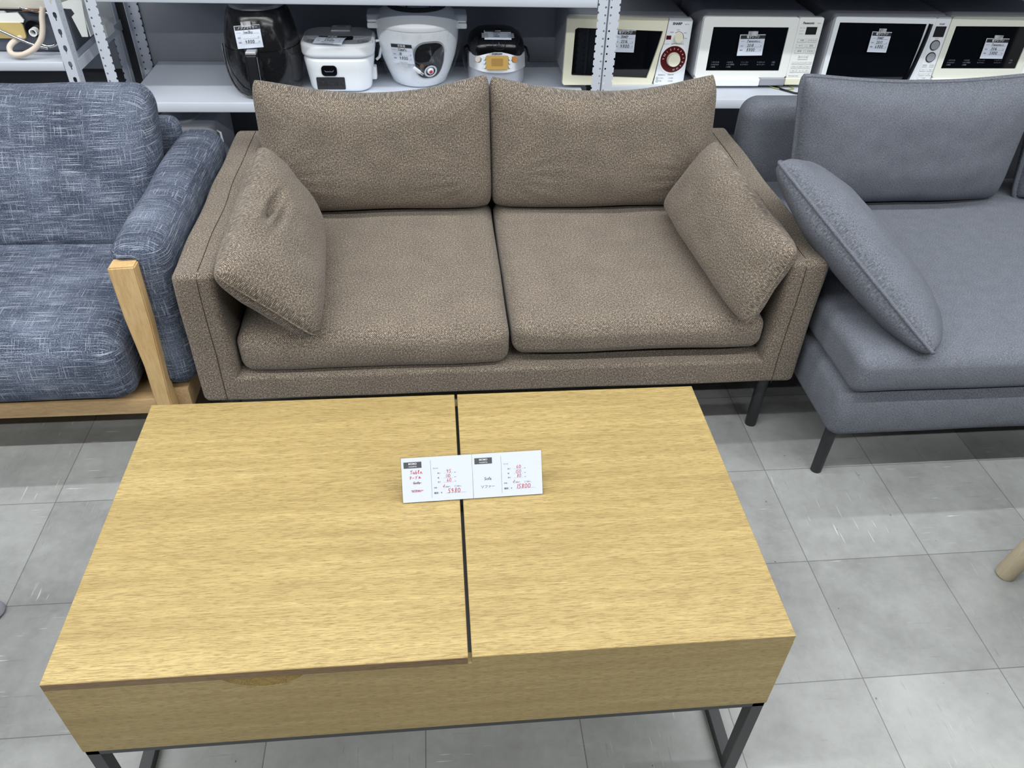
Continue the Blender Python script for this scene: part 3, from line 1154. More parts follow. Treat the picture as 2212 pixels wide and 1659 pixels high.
MB().soft(-1.592, -1.462, 0.176, 0.905, 0.205, 0.612, 0.052, 7, 0.03, armf).done('arm_pad', M['blue'], bs)
MB().soft(-3.088, -2.958, 0.176, 0.905, 0.205, 0.612, 0.052, 7, 0.03, armf).done('arm_pad', M['blue'], bs)
MB().tube([(-1.5165 + 0.006, 0.177, z) for z in (0.24, 0.32, 0.42, 0.52)] + [(-1.510, 0.178, 0.560), (-1.515, 0.180, 0.576), (-1.530, 0.181, 0.583), (-1.560, 0.182, 0.582)],
          0.0034, 8).done('arm_piping', M['blue'], bs)


def bseat(p, u):
    p = p.copy()
    k = (1 - u.x ** 6) * (1 - u.y ** 4)
    p.z += 0.016 * k * max(0, u.z)
    p.y -= 0.030 * max(0, -u.y) * (1 - u.z ** 2)
    p.z += noise.noise(p * 4 + Vector((3, 3, 3))) * 0.005
    return p


MB().soft(-2.30, -1.600, 0.135, 0.86, 0.200, 0.392, 0.050, 6, 0.03, bseat).done('seat_cushion', M['blue'], bs)
MB().soft(-2.955, -2.304, 0.135, 0.86, 0.200, 0.392, 0.050, 6, 0.03, bseat).done('seat_cushion', M['blue'], bs)


def bback(p, u):
    p = p.copy()
    p.y += (p.z - 0.40) * 0.42
    p.y -= 0.028 * max(0, -u.y) * (1 - u.x ** 4) * (1 - u.z ** 4)
    p.x += noise.noise(p * 4 + Vector((1, 3, 5))) * 0.006
    p.z += noise.noise(p * 5 + Vector((8, 3, 5))) * 0.006
    return p


MB().soft(-2.30, -1.597, 0.565, 0.715, 0.375, 0.752, 0.058, 7, 0.03, bback).done('back_cushion', M['blue'], bs)
MB().soft(-3.0, -2.304, 0.565, 0.715, 0.375, 0.752, 0.058, 7, 0.03, bback).done('back_cushion', M['blue'], bs)
MB().soft(-2.96, -1.575, 0.838, 0.905, 0.20, 0.640, 0.030, 5, 0.04).done('backrest_frame', M['blue'], bs)

# ------------------------------------------------------------------ stools whose feet peep into view
st = root('wooden_stool', (0.71, -0.55, 0), 'pale wooden stool leg with splayed foot at the right edge', 'stool')
for fx, fy in ((0.456, -0.372), (0.456, -0.73), (0.965, -0.372), (0.965, -0.73)):
    tx, ty = 0.71 + (fx - 0.71) * 0.82, -0.55 + (fy + 0.55) * 0.82
    d = Vector((fx - tx, fy - ty, -0.42)).normalized()
    m = MB()
    m.tube([(tx, ty, 0.42), (fx + (tx - fx) * 0.02, fy + (ty - fy) * 0.02, 0.008), (fx, fy, 0.0015)], [0.026, 0.0225, 0.0205], 18)
    m.done('leg', M['stool_wood'], st)
MB().lathe([(0.001, 0.42), (0.25, 0.42), (0.265, 0.43), (0.265, 0.442), (0.25, 0.452), (0.001, 0.452)], 0.71, -0.55, 40, cap=(False, False)).done('seat', M['stool_wood'], st)
st2 = root('metal_stool', (-2.05, -0.50, 0), 'grey stool foot just showing at the left edge of the floor', 'stool')
for fx, fy in ((-1.838, -0.318), (-1.838, -0.66), (-2.25, -0.318), (-2.25, -0.66)):
    tx, ty = -2.05 + (fx + 2.05) * 0.6, -0.50 + (fy + 0.50) * 0.6
    MB().tube([(tx, ty, 0.42), (fx, fy, 0.010)], 0.011, 14).done('leg', M['silver'], st2)
    MB().lathe([(0.024, 0.0005), (0.027, 0.006), (0.024, 0.018), (0.014, 0.026)], fx, fy, 24).done('foot', M['gray_pl'], st2)
MB().lathe([(0.001, 0.42), (0.15, 0.42), (0.16, 0.44), (0.15, 0.455), (0.001, 0.455)], -2.05, -0.50, 40, cap=(False, False)).done('seat', M['gray_pl'], st2)


# ------------------------------------------------------------------ steel shelving
def front_y(x):
    return 1.400 - 0.014 * (x + 1.6)


def keyhole(cx_, cz, s_=1.0):
    pts = []
    for i in range(8):
        t_ = PI * i / 7
        pts.append((cx_ + 0.0045 * s_ * math.cos(t_), cz + 0.005 + 0.0045 * s_ * math.sin(t_)))
    pts += [(cx_ - 0.0045 * s_, cz - 0.003), (cx_ - 0.0015 * s_, cz - 0.009), (cx_ - 0.0015 * s_, cz - 0.016), (cx_ + 0.0015 * s_, cz - 0.016), (cx_ + 0.0015 * s_, cz - 0.009), (cx_ + 0.0045 * s_, cz - 0.003)]
    return pts


def rnd(cx_, cz, r=0.0032):
    return [(cx_ + r * math.cos(2 * PI * i / 8), cz + r * 1.2 * math.sin(2 * PI * i / 8)) for i in range(8)]


def post(rt, x0, x1, y, side, z1=1.30, style='notch', rear=False):
    """L-section upright: front flange x0..x1, return flange running back on 'side'"""
    m = MB()
    o = []
    notch_left = side > 0
    if style == 'notch':
        ed = []
        z = 0.0
        while z < z1 - 0.001:
            ed += [(0.0, z), (0.0, z + 0.0165), (0.0042, z + 0.0175), (0.0042, z + 0.0240)]
            z += 0.025
        ed = [(dx, min(zz, z1)) for dx, zz in ed]
        if notch_left:
            o = [(x1, 0.0), (x1, z1)] + [(x0 + dx, zz) for dx, zz in reversed(ed)]
            hx = x1 - 0.0065
        else:
            o = [(x0, z1), (x0, 0.0)] + [(x1 - dx, zz) for dx, zz in ed]
            hx = x0 + 0.0065
        holes = [rnd(hx, 0.0125 + 0.025 * i) for i in range(int(z1 / 0.025)) if 0.42 < 0.0125 + 0.025 * i < 0.95]
    else:
        o = [(x0, 0), (x1, 0), (x1, z1), (x0, z1)]
        holes = [keyhole((x0 + x1) / 2 + 0.002, 0.03 + 0.05 * i, 1.25) for i in range(int(z1 / 0.05)) if 0.3 < 0.03 + 0.05 * i < 1.0]
    m.poly(o, frame((0, y, 0), (1, 0, 0), (0, 0, 1)), 0.0016, holes)
    xr = x1 if side > 0 else x0
    fm = frame((xr - 0.0008, y - 0.0016 if not rear else y - 0.036, 0), (0, 1, 0), (0, 0, 1))
    hs = [rnd(0.018, 0.0125 + 0.025 * i) for i in range(int(z1 / 0.025)) if 0.42 < 0.0125 + 0.025 * i < 0.95] if not rear else []
    m.poly([(0, 0), (0.036, 0), (0.036, z1), (0, z1)], fm, 0.0016, hs)
    return m.done('post', M['shelf'], rt, smooth=False)


def board(rt, x0, x1, y0f, y1, z, lip=0.034, mat=None):
    """tray shelf: plate, rolled front lip and back/side lips"""
    m = MB()
    for (a0, a1, b0, b1) in ((x0, x1, 0.0, None),):
        ya, yb = y0f(x0), y0f(x1)

        def quad(pa, pb, pc, pd):
            m.bm.faces.new([m.bm.verts.new(p) for p in (pa, pb, pc, pd)])
        T_ = 0.0012
        pts = [(x0, ya), (x1, yb), (x1, y1), (x0, y1)]
        m.poly(pts, frame((0, 0, z - T_), (1, 0, 0), (0, 1, 0)), T_)
        # front lip with a small bead
        for (xa, ya_), (xb, yb_) in (((x0, ya), (x1, yb)),):
            prof = [(0.0, 0.0), (-0.0022, -0.0012), (-0.0030, -0.0035), (-0.0030, -lip + 0.004), (-0.0018, -lip + 0.001), (0.0, -lip), (0.010, -lip)]
            prev = None
            for dy, dz in prof:
                cur = [m.bm.verts.new((xa, ya_ + dy, z + dz)), m.bm.verts.new((xb, yb_ + dy, z + dz))]
                if prev:
                    m.bm.faces.new((prev[0], prev[1], cur[1], cur[0]))
                prev = cur
        m.poly([(x0, z - lip), (x1, z - lip), (x1, z), (x0, z)], frame((0, y1, 0), (1, 0, 0), (0, 0, 1)), 0.0012)
        for xx in (x0, x1 - 0.0012):
            m.poly([(ya, z - lip), (y1, z - lip), (y1, z), (ya, z)], frame((xx, 0, 0), (0, 1, 0), (0, 0, 1)), 0.0012)
    return m.done('shelf_board', mat or M['shelf'], rt, smooth=True, angle=25)


YB = 1.853
# middle bay
ms = root('storage_shelf', (-1.1, 1.63, 0), 'light grey steel shelf bay carrying the cookers behind the taupe sofa', 'shelf')
post(ms, -1.943, -1.909, front_y(-1.93) - 0.002, -1)
post(ms, -0.2905, -0.2575, front_y(-0.27) - 0.002, 1)
post(ms, -1.968, -1.930, YB - 0.006, -1, rear=True)
post(ms, -0.292, -0.2575, YB - 0.006, 1, rear=True)
for z in (0.10, 0.4895, 0.8435):
    board(ms, -1.908, -0.2935, lambda x: front_y(x), YB, z)
MB().box(-1.93, -0.262, YB + 0.002, YB + 0.004, 0.46, 1.28).done('back_panel', M['shelf_back'], ms, smooth=False)
# right bay
rs = root('storage_shelf', (0.6, 1.62, 0), 'light grey steel shelf bay carrying the row of microwaves behind the grey sofa', 'shelf')
post(rs, -0.2520, -0.2150, front_y(-0.25) - 0.002, -1)
post(rs, 1.58, 1.617, front_y(1.6) - 0.002, 1)
post(rs, -0.2525, -0.215, YB - 0.006, -1, rear=True)
for z in (0.10, 0.5065, 0.888):
    board(rs, -0.2130, 1.578, lambda x: front_y(x), YB, z)
MB().box(-0.25, 1.60, YB + 0.002, YB + 0.004, 0.46, 1.28).done('back_panel', M['shelf_back'], rs, smooth=False)
# left bay
ls = root('storage_shelf', (-2.9, 1.6, 0), 'light grey steel shelf with keyhole posts carrying a stripped gas appliance at far left', 'shelf')
post(ls, -2.0485, -2.0125, 1.358, 1, style='key')
post(ls, -2.0485, -2.012, YB - 0.006, 1, rear=True)
post(ls, -3.80, -3.764, 1.358, -1, style='key')
for z in (0.10, 0.637):
    board(ls, -3.762, -2.051, lambda x: 1.362, YB, z, 0.029)
MB().box(-2.0105, -2.0090, 1.372, YB, 0.605, 0.640).done('side_beam', M['shelf'], ls, smooth=False)
MB().box(-3.79, -2.02, YB + 0.002, YB + 0.004, 0.46, 1.28).done('back_panel', M['shelf_back'], ls, smooth=False)


# ------------------------------------------------------------------ price tags (parts of the appliance they are taped to)
def price_tag(parent, tl, tr, bl, header, seq1, seq2, seq3=None, curl=0.0, tape='top', rows=('メーカー', '年式', '価格')):
    tl, tr, bl = Vector(tl), Vector(tr), Vector(bl)
    m = frame(bl, tr - tl, tl - bl)
    w, h = (tr - tl).length, (tl - bl).length
    o = MB()
    n = 8
    for i in range(n):
        y0, y1 = h * i / n, h * (i + 1) / n
        z0, z1 = curl * math.sin(PI * i / n), curl * math.sin(PI * (i + 1) / n)
        vs = [o.bm.verts.new(m @ Vector(p)) for p in ((0, y0, z0 + 0.0004), (w, y0, z0 + 0.0004), (w, y1, z1 + 0.0004), (0, y1, z1 + 0.0004))]
        o.bm.faces.new(vs)
        vs = [o.bm.verts.new(m @ Vector(p)) for p in ((0, y0, z0), (w, y0, z0), (w, y1, z1), (0, y1, z1))]
        o.bm.faces.new(vs[::-1])
    tg = o.done('price_tag', M['paper'], parent, smooth=False, label='white price tag with dark header')
    lf = 0.0010 + curl
    hb = MB()
    rect(hb, m, w * 0.03, w, h * 0.80, h * 0.97, lf * 0.75)
    hb.done('header_band', M['header_b'], tg, smooth=False)
    tx = MB()
    text(tx, m, [(w * 0.52, h * 0.885, h * 0.135, header, 'CENTER', 0.00012)], lf * 0.75 + 0.0005)
    tx.done('header_lettering', M['ink_white'], tg, smooth=False)
    pr = MB()
    text(pr, m, [(w * 0.06, h * 0.68, h * 0.058, rows[0]), (w * 0.08, h * 0.46, h * 0.07, rows[1]), (w * 0.08, h * 0.26, h * 0.07, rows[2]), (w * 0.86, h * 0.46, h * 0.06, '年'), (w * 0.86, h * 0.26, h * 0.06, '円')], lf + 0.0002)
    for yy in (0.63, 0.41, 0.20):
        rect(pr, m, w * 0.28, w * 0.92, h * yy, h * yy + 0.0004, lf)
    hand(pr, m, w * 0.32, h * 0.645, h * 0.12, seq1, h * 0.016, 0.62, lf + 0.0004)
    if seq2:
        hand(pr, m, w * 0.34, h * 0.43, h * 0.13, seq2, h * 0.018, 0.74, lf + 0.0004)
    if seq3:
        hand(pr, m, w * 0.34, h * 0.215, h * 0.14, seq3, h * 0.020, 0.80, lf + 0.0004)
    pr.done('tag_writing', M['ink'], tg, smooth=False)
    tp = MB()
    if tape == 'top':
        rect(tp, m, w * 0.30, w * 0.68, h * 0.93, h * 1.16, lf + 0.0012)
    elif tape == 'both':
        rect(tp, m, -w * 0.10, w * 0.12, h * 0.1, h * 0.62, lf + 0.0012)
        rect(tp, m, w * 0.90, w * 1.10, h * 0.1, h * 0.62, lf + 0.0012)
    else:
        rect(tp, m, w * 0.30, w * 0.68, -h * 0.16, h * 0.10, lf + 0.0012)
    tp.done('tape', M['tape'], tg, smooth=False)
    return tg


# ------------------------------------------------------------------ air fryer
ZS = 0.4900
fx, fy = -1.443, 1.562
fr = root('air_fryer', (fx, fy, ZS), 'tall black air fryer in a clear bag, leftmost cooker on the shelf', 'air fryer')


def prof_interp(prof, z):
    for (r0, z0), (r1, z1) in zip(prof, prof[1:]):
        if z0 <= z <= z1 and z1 > z0:
            f_ = (z - z0) / (z1 - z0)
            return r0 + (r1 - r0) * f_
    return prof[-1][0]


fp = [(0.105, ZS), (0.118, ZS + 0.008), (0.124, ZS + 0.03), (0.130, ZS + 0.08), (0.131, ZS + 0.12), (0.128, ZS + 0.155)]
MB().lathe(fp, fx, fy, 64).done('basket_drawer', M['black'], fr, angle=60)
fp2 = [(0.1265, ZS + 0.158), (0.127, ZS + 0.165), (0.124, ZS + 0.19), (0.116, ZS + 0.23), (0.106, ZS + 0.262), (0.094, ZS + 0.280)]
MB().lathe(fp2, fx, fy, 64).done('housing', M['black'], fr, angle=60)
MB().lathe([(0.080, ZS + 0.279), (0.093, ZS + 0.280), (0.092, ZS + 0.290), (0.078, ZS + 0.297), (0.06, ZS + 0.297)], fx, fy, 64).done('top_ring', M['silver'], fr)
MB().lathe([(0.058, ZS + 0.296), (0.056, ZS + 0.303), (0.04, ZS + 0.306)], fx, fy, 48).done('control_cap', M['black'], fr)
hm = MB().soft(-1.4735, -1.4385, 1.392, 1.440, 0.528, 0.648, 0.004, 3, 0.03)
hd = hm.done('handle', M['charcoal'], fr)
for hx in (-1.4745, -1.4375):
    MB().tube([(hx, 1.3915, 0.530), (hx, 1.3915, 0.645)], 0.0023, 8).done('chrome_strip', M['chrome'], hd)
MB().soft(-1.4735, -1.4385, 1.394, 1.445, 0.649, 0.660, 0.004, 3, 0.03).done('release_button', M['silver'], hd)
price_tag(fr, (-1.509, 1.442, 0.729), (-1.424, 1.444, 0.735), (-1.500, 1.425, 0.661), 'ノンフライヤー', ['I', 'n', 'n', 'S', 'k', 'y'], None, '4800', 0.003)


def crinkle(amp, sc, cx_, cy_):
    def f(p):
        d = Vector((p.x - cx_, p.y - cy_, 0))
        if d.length < 1e-5:
            return p
        d.normalize()
        return p + d * (noise.noise(Vector((p.x * sc, p.y * sc, p.z * sc * 0.5))) * amp + noise.noise(p * sc * 3) * amp * 0.35)
    return f


wp = [(r + 0.009, z) for r, z in [(0.118, ZS + 0.002), (0.126, ZS + 0.03), (0.131, ZS + 0.07), (0.131, ZS + 0.11), (0.129, ZS + 0.15), (0.126, ZS + 0.19), (0.118, ZS + 0.23), (0.108, ZS + 0.262), (0.09, ZS + 0.296), (0.05, ZS + 0.306)]]
wp = [(r + 0.016 * max(0, (z - ZS - 0.1)) / 0.2, z) for r, z in wp]
MB().lathe(wp, fx, fy, 72, cap=(False, False), fn=crinkle(0.006, 22, fx, fy)).done('plastic_bag', M['film_d'], fr, label='crinkled clear plastic bag', angle=80)
cordp = []
for i in range(26):
    tt = i / 25
    ang = PI + 0.12 + 1.25 * tt
    cordp.append((fx + 0.137 * math.cos(ang), fy + 0.137 * math.sin(ang), ZS + 0.005 + 0.15 * (1 - tt) ** 2.2))
MB().tube(cordp, 0.0032, 8).done('power_cord', M['black'], fr)

# ------------------------------------------------------------------ white rice cooker
rc = root('rice_cooker', (-1.18, 1.585, ZS), 'white boxy rice cooker with grey lid top beside the air fryer', 'rice cooker')


def taper(k0, k1, cx_, cy_, z0, z1):
    def f(p, u):
        t_ = (p.z - z0) / (z1 - z0)
        k = k0 + (k1 - k0) * t_
        return Vector((cx_ + (p.x - cx_) * k, cy_ + (p.y - cy_) * k, p.z))
    return f


def vbox(x0, x1, y0, y1, z0, z1, r, top=0.01, n=8, fn=None):
    """box with big vertical-corner radius and softened top and bottom edges"""
    m = MB()
    rings = []
    steps = [(-top, z0), (-top * 0.3, z0 + top * 0.35), (0, z0 + top), (0, z0 + (z1 - z0) * .33), (0, z0 + (z1 - z0) * .66), (0, z1 - top), (-top * 0.3, z1 - top * 0.35), (-top, z1)]
    for d, z in steps:
        ring = []
        for x, y in rrect(x0 - d, x1 + d, y0 - d, y1 + d, max(0.002, r + d), n):
            p = Vector((x, y, z))
            if fn:
                p = fn(p, None)
            ring.append(m.bm.verts.new(p))
        rings.append(ring)
    for A, B in zip(rings, rings[1:]):
        for i in range(len(A)):
            m.bm.faces.new((A[i], A[(i + 1) % len(A)], B[(i + 1) % len(A)], B[i]))
    m.bm.faces.new(rings[0][::-1])
    m.bm.faces.new(rings[-1])
    return m


tf = taper(0.86, 1.02, -1.180, 1.590, ZS, 0.63)
vbox(-1.305, -1.055, 1.480, 1.700, ZS + 0.002, 0.612, 0.062, 0.012, fn=tf).done('body', M['white'], rc, angle=50)
ld_ = vbox(-1.308, -1.052, 1.477, 1.703, 0.6135, 0.660, 0.062, 0.010).done('lid', M['white'], rc, angle=50)
MB().poly(rrect(-1.298, -1.062, 1.487, 1.693, 0.055), frame((0, 0, 0.6600), (1, 0, 0), (0, 1, 0)), 0.0012).done('top_panel', M['silver'], ld_, smooth=False, label='silver grey lid panel')
MB().poly(rrect(-1.294, -1.066, 1.545, 1.690, 0.05), frame((0, 0, 0.6612), (1, 0, 0), (0, 1, 0)), 0.0010).done('control_area', M['gray_pl'], ld_, smooth=False)
MB().poly(rrect(-1.225, -1.125, 1.53, 1.575, 0.008), frame((0, 0, 0.6622), (1, 0, 0), (0, 1, 0)), 0.0008).done('display', M['glass_black'], ld_, smooth=False)
MB().soft(-1.210, -1.140, 1.630, 1.700, 0.6600, 0.6685, 0.004, 3, 0.02).done('steam_cap', M['silver'], ld_)
MB().box(-1.190, -1.158, 1.672, 1.678, 0.6686, 0.6692).done('steam_slot', M['dark_gray'], ld_, smooth=False)
for bx, by in ((-1.272, 1.520), (-1.080, 1.512)):
    b_ = MB()
    outline(b_, frame((bx, by, 0.6622), (1, 0, 0), (0, 1, 0)), -0.026, 0.026, -0.012, 0.012, 0.0012)
    text(b_, frame((bx, by, 0.6622), (1, 0, 0), (0, 1, 0)), [(0, 0, 0.013, '炊飯' if bx > -1.2 else '保温', 'CENTER')])
    b_.done('button_marking', M['ink'], ld_, smooth=False)
FY = 1.4885
lt = MB().poly(rrect(-1.240, -1.186, 0.553, 0.590, 0.012), frame((0, 1.4868, 0.553), (1, 0, 0), (0, -0.0046, 0.037)) @ Matrix.Translation((0, -0.553, 0)), 0.003).done('latch_button', M['black'], rc, smooth=False)
MB().tube([(-1.228, 1.4808, 0.574), (-1.226, 1.4812, 0.569), (-1.200, 1.4812, 0.569), (-1.198, 1.4808, 0.574)], 0.0012, 8).done('chrome_mark', M['chrome'], lt)
lab = MB().poly(rrect(-1.262, -1.162, 0.503, 0.548, 0.004), frame((0, 1.4932, 0.503), (1, 0, 0), (0, -0.0057, 0.045)) @ Matrix.Translation((0, -0.503, 0)), 0.0012).done('front_sticker', M['charcoal'], rc, smooth=False, label='dark sticker on the front')
lk = MB()
mlab = frame((-1.212, 1.4890, 0.525), (1, 0, 0), (0, -0.0057, 0.045))
text(lk, mlab, [(0.0, -0.003, 0.0185, '絶品ごはん', 'CENTER', 0.0003), (-0.030, 0.013, 0.006, '炊飯器', 'CENTER')], 0.0004)
lk.done('sticker_lettering', M['black'], lab, smooth=False)
MB().tube([(-1.050, 1.60, 0.640), (-1.034, 1.60, 0.642), (-1.030, 1.60, 0.625), (-1.040, 1.60, 0.585), (-1.052, 1.60, 0.575)], 0.005, 10).done('carry_handle', M['white'], rc)
MB().soft(-1.075, -1.052, 1.56, 1.60, 0.515, 0.560, 0.006, 3, 0.02).done('cord_socket', M['white'], rc)
price_tag(rc, (-1.246, 1.560, 0.6650), (-1.146, 1.545, 0.6660), (-1.258, 1.478, 0.6650), '炊飯器', ['S', 'a', 'n'], '2018', '3800', 0.004, tape='bottom')

# ------------------------------------------------------------------ white multicooker in wrap
mx, my = -0.898, 1.640
mc = root('multicooker', (mx, my, ZS), 'round white multicooker with side handles wrapped in clear film', 'multicooker')
mp = [(0.088, ZS + 0.001), (0.100, ZS + 0.008), (0.118, ZS + 0.05), (0.136, ZS + 0.10), (0.146, ZS + 0.15), (0.149, ZS + 0.19), (0.148, ZS + 0.208)]
MB().lathe(mp, mx, my, 72).done('body', M['white'], mc, angle=60)
lp_ = [(0.151, ZS + 0.2085), (0.153, ZS + 0.216), (0.148, ZS + 0.228), (0.136, ZS + 0.242), (0.122, ZS + 0.254), (0.108, ZS + 0.262)]
mlid = MB().lathe(lp_, mx, my, 72).done('lid', M['white'], mc, angle=60)
cap_ = MB().lathe([(0.105, ZS + 0.261), (0.108, ZS + 0.265), (0.100, ZS + 0.276), (0.075, ZS + 0.286), (0.04, ZS + 0.291)], mx, my, 64).done('lid_cap', M['charcoal'], mlid)
scr = MB()
for a0_, a1_ in ((-2.35, -1.95), (-1.9, -1.1), (-1.05, -0.75)):
    prev = None
    for i in range(9):
        q_ = a0_ + (a1_ - a0_) * i / 8
        cur = [scr.bm.verts.new((mx + r_ * math.cos(q_), my + r_ * math.sin(q_), z_)) for r_, z_ in ((0.100, ZS + 0.2768), (0.080, ZS + 0.2848))]
        if prev:
            scr.bm.faces.new((prev[0], cur[0], cur[1], prev[1]))
        prev = cur
scr.done('steam_grille', M['gray_pl'], cap_, smooth=False)
for sx_ in (-1, 1):
    x0_, x1_ = sorted((mx + sx_ * 0.128, mx + sx_ * 0.178))
    MB().soft(x0_, x1_, my - 0.045, my + 0.045, ZS + 0.214, ZS + 0.240, 0.006, 3, 0.03).done('lid_handle', M['white'], mlid)
    MB().soft(x0_, x1_, my - 0.045, my + 0.045, ZS + 0.193, ZS + 0.211, 0.005, 3, 0.03).done('side_handle', M['white'], mc)


def surf_patch(prof, cx_, cy_, ang, hw, z0, z1, off, n=20, e=3.0, th=0.003):
    """rounded patch lying on a lathed surface, centred at angle ang"""
    m = MB()
    zc, hh = (z0 + z1) / 2, (z1 - z0) / 2
    rm = prof_interp(prof, zc)
    grid = []
    for i in range(n + 1):
        row = []
        for j in range(n + 1):
            u = 2 * i / n - 1
            v = 2 * j / n - 1
            # square to rounded square
            k_ = max(abs(u), abs(v))
            if k_ > 0:
                nrm = (abs(u) ** e + abs(v) ** e) ** (1 / e)
                uu, vv = u / nrm * k_, v / nrm * k_
            else:
                uu = vv = 0
            z = zc + vv * hh
            r_ = prof_interp(prof, z) + off
            a_ = ang + uu * hw / rm
            row.append(m.bm.verts.new((cx_ + r_ * math.cos(a_), cy_ + r_ * math.sin(a_), z)))
        grid.append(row)
    for i in range(n):
        for j in range(n):
            m.bm.faces.new((grid[i][j], grid[i + 1][j], grid[i + 1][j + 1], grid[i][j + 1]))
    r = bmesh.ops.extrude_face_region(m.bm, geom=list(m.bm.faces))
    cen = Vector((cx_, cy_, 0))
    for v in [q_ for q_ in r['geom'] if isinstance(q_, bmesh.types.BMVert)]:
        d = Vector((v.co.x - cx_, v.co.y - cy_, 0)).normalized()
        v.co += d * th
    return m


pa = -PI / 2 + 0.30
surf_patch(mp, mx, my, pa, 0.0585, 0.528, 0.668, 0.0003, th=0.002).done('panel_trim', M['silver'], mc)
pnl = surf_patch(mp, mx, my, pa, 0.0530, 0.533, 0.662, 0.0025, th=0.002).done('control_panel', M['glass_black'], mc)


def on_surf(prof, cx_, cy_, ang, z, off):
    r_ = prof_interp(prof, z) + off
    dz = 0.01
    dr = prof_interp(prof, z + dz) - prof_interp(prof, z - dz)
    out = Vector((math.cos(ang), math.sin(ang), -dr / (2 * dz))).normalized()
    tang = Vector((-math.sin(ang), math.cos(ang), 0))
    o = Vector((cx_ + r_ * math.cos(ang), cy_ + r_ * math.sin(ang), z))
    return frame(o, tang, out.cross(tang))


dm = on_surf(mp, mx, my, pa + 0.02, 0.562, 0.0045)
MB().ring(dm, 0.0175, 0.0240, 0.004).done('dial_ring', M['chrome'], pnl)
MB().disc(dm, 0.013, 0.008, r2=0.010).done('dial_knob', M['white'], pnl)
MB().disc(dm @ Matrix.Translation((0, 0, 0.008)), 0.0065, 0.0015).done('dial_centre', M['red'], pnl)
MB().disc(on_surf(mp, mx, my, pa - 0.22, 0.583, 0.0045), 0.007, 0.003).done('side_button', M['rust2'], pnl)
MB().lathe([(r + 0.0125, z) for r, z in mp], mx, my, 84, cap=(False, False), fn=crinkle(0.007, 26, mx, my)).done('plastic_wrap', M['film'], mc, label='clear stretch film', angle=80)
tA = on_surf(mp, mx, my, -PI / 2 - 0.36, 0.628, 0.019)
P_ = lambda x, y: tuple(tA @ Vector((x, y, 0)))
price_tag(mc, P_(-0.040, 0.036), P_(0.040, 0.039), P_(-0.036, -0.036), '炊飯器', ['T', 'S', 'A', 'n', 'P', 'e'], '18', '4800', 0.0, tape='bottom')
pl_ = on_surf(mp, mx, my, -PI / 2 - 0.04, 0.575, 0.020) @ Matrix.Rotation(0.85, 4, 'Z')
pg_ = MB().box(-0.006, 0.006, -0.016, 0.016, 0, 0.010, 0.003, 2, mat=pl_).box(-0.004, -0.002, -0.028, -0.016, 0.004, 0.006, mat=pl_).box(0.002, 0.004, -0.028, -0.016, 0.004, 0.006, mat=pl_)
pg_.done('mains_plug', M['white'], mc)

# ------------------------------------------------------------------ silver and black rice cooker
zc_ = root('rice_cooker', (-0.61, 1.65, ZS), 'silver rice cooker with glossy black lid and gold display', 'rice cooker')
vbox(-0.714, -0.506, 1.548, 1.770, ZS + 0.002, 0.590, 0.065, 0.012).done('body', M['silver'], zc_, angle=50)
# silver sloping control face
band = MB()
rows = []
for j in range(9):
    v = j / 8
    row = []
    for i in range(25):
        u = i / 24 * 2 - 1
        x = -0.610 + u * 0.103
        z = 0.548 + v * (0.620 - 0.548)
        zt = z if v < 0.5 else z - 0.018 * (v - 0.5) * 2 * u * u
        zt = zt + (0.012 * u * u if v < 0.5 else 0) * (1 - v * 2 if v < 0.5 else 0)
        y = 1.532 + 0.040 * (abs(u) ** 3) + 0.026 * v
        row.append(band.bm.verts.new((x, y, zt)))
    rows.append(row)
for A, B in zip(rows, rows[1:]):
    for i in range(24):
        band.bm.faces.new((A[i], A[i + 1], B[i + 1], B[i]))
ring_b = [band.bm.verts.new((v.co.x, 1.62, v.co.z)) for v in rows[-1]]
ring_c = [band.bm.verts.new((v.co.x, 1.62, v.co.z)) for v in rows[0]]
for i in range(24):
    band.bm.faces.new((rows[-1][i], rows[-1][i + 1], ring_b[i + 1], ring_b[i]))
    band.bm.faces.new((rows[0][i + 1], rows[0][i], ring_c[i], ring_c[i + 1]))
cf = band.done('control_face', M['silver'], zc_, angle=60)
cfm = frame((-0.612, 1.542, 0.582), (1, 0, 0), (0, 0.026, 0.072))
gd = MB().poly(rrect(-0.042, 0.040, -0.024, 0.024, 0.005), cfm @ Matrix.Translation((0, 0, 0.0)), 0.0035).done('display_surround', M['gold'], cf, smooth=False)
MB().poly(rrect(-0.022, 0.020, -0.012, 0.014, 0.002), cfm @ Matrix.Translation((0, 0, 0.0036)), 0.0006).done('display', M['gold_d'], gd, smooth=False)
for bx, by, mm, rr_ in ((-0.071, 0.012, 'hose', 0.0095), (0.064, 0.012, 'orange', 0.0105)):
    MB().disc(cfm @ Matrix.Translation((bx, by, 0.0 - (0.010 if abs(bx) > 0.05 else 0))), rr_, 0.0045 + 0.002).done('round_button', M[mm], cf)
for bx, by in ((-0.050, 0.014), (-0.050, 0.001), (-0.049, -0.014), (0.047, 0.014), (0.047, 0.001), (0.047, -0.014)):
    MB().disc(cfm @ Matrix.Translation((bx, by, 0.0)), 0.0058, 0.0035).done('small_button', M['white'], cf)
zt_ = MB()
text(zt_, cfm, [(-0.001, 0.0295, 0.008, 'ZOJIRUSHI', 'CENTER', 0.0002)], 0.0016)
zt_.done('maker_lettering', M['ink'], cf, smooth=False)
kl = [(1.0, 0.592), (1.0, 0.612), (0.97, 0.630), (0.88, 0.646), (0.72, 0.659), (0.5, 0.668), (0.25, 0.672)]
m = MB()
rings = []
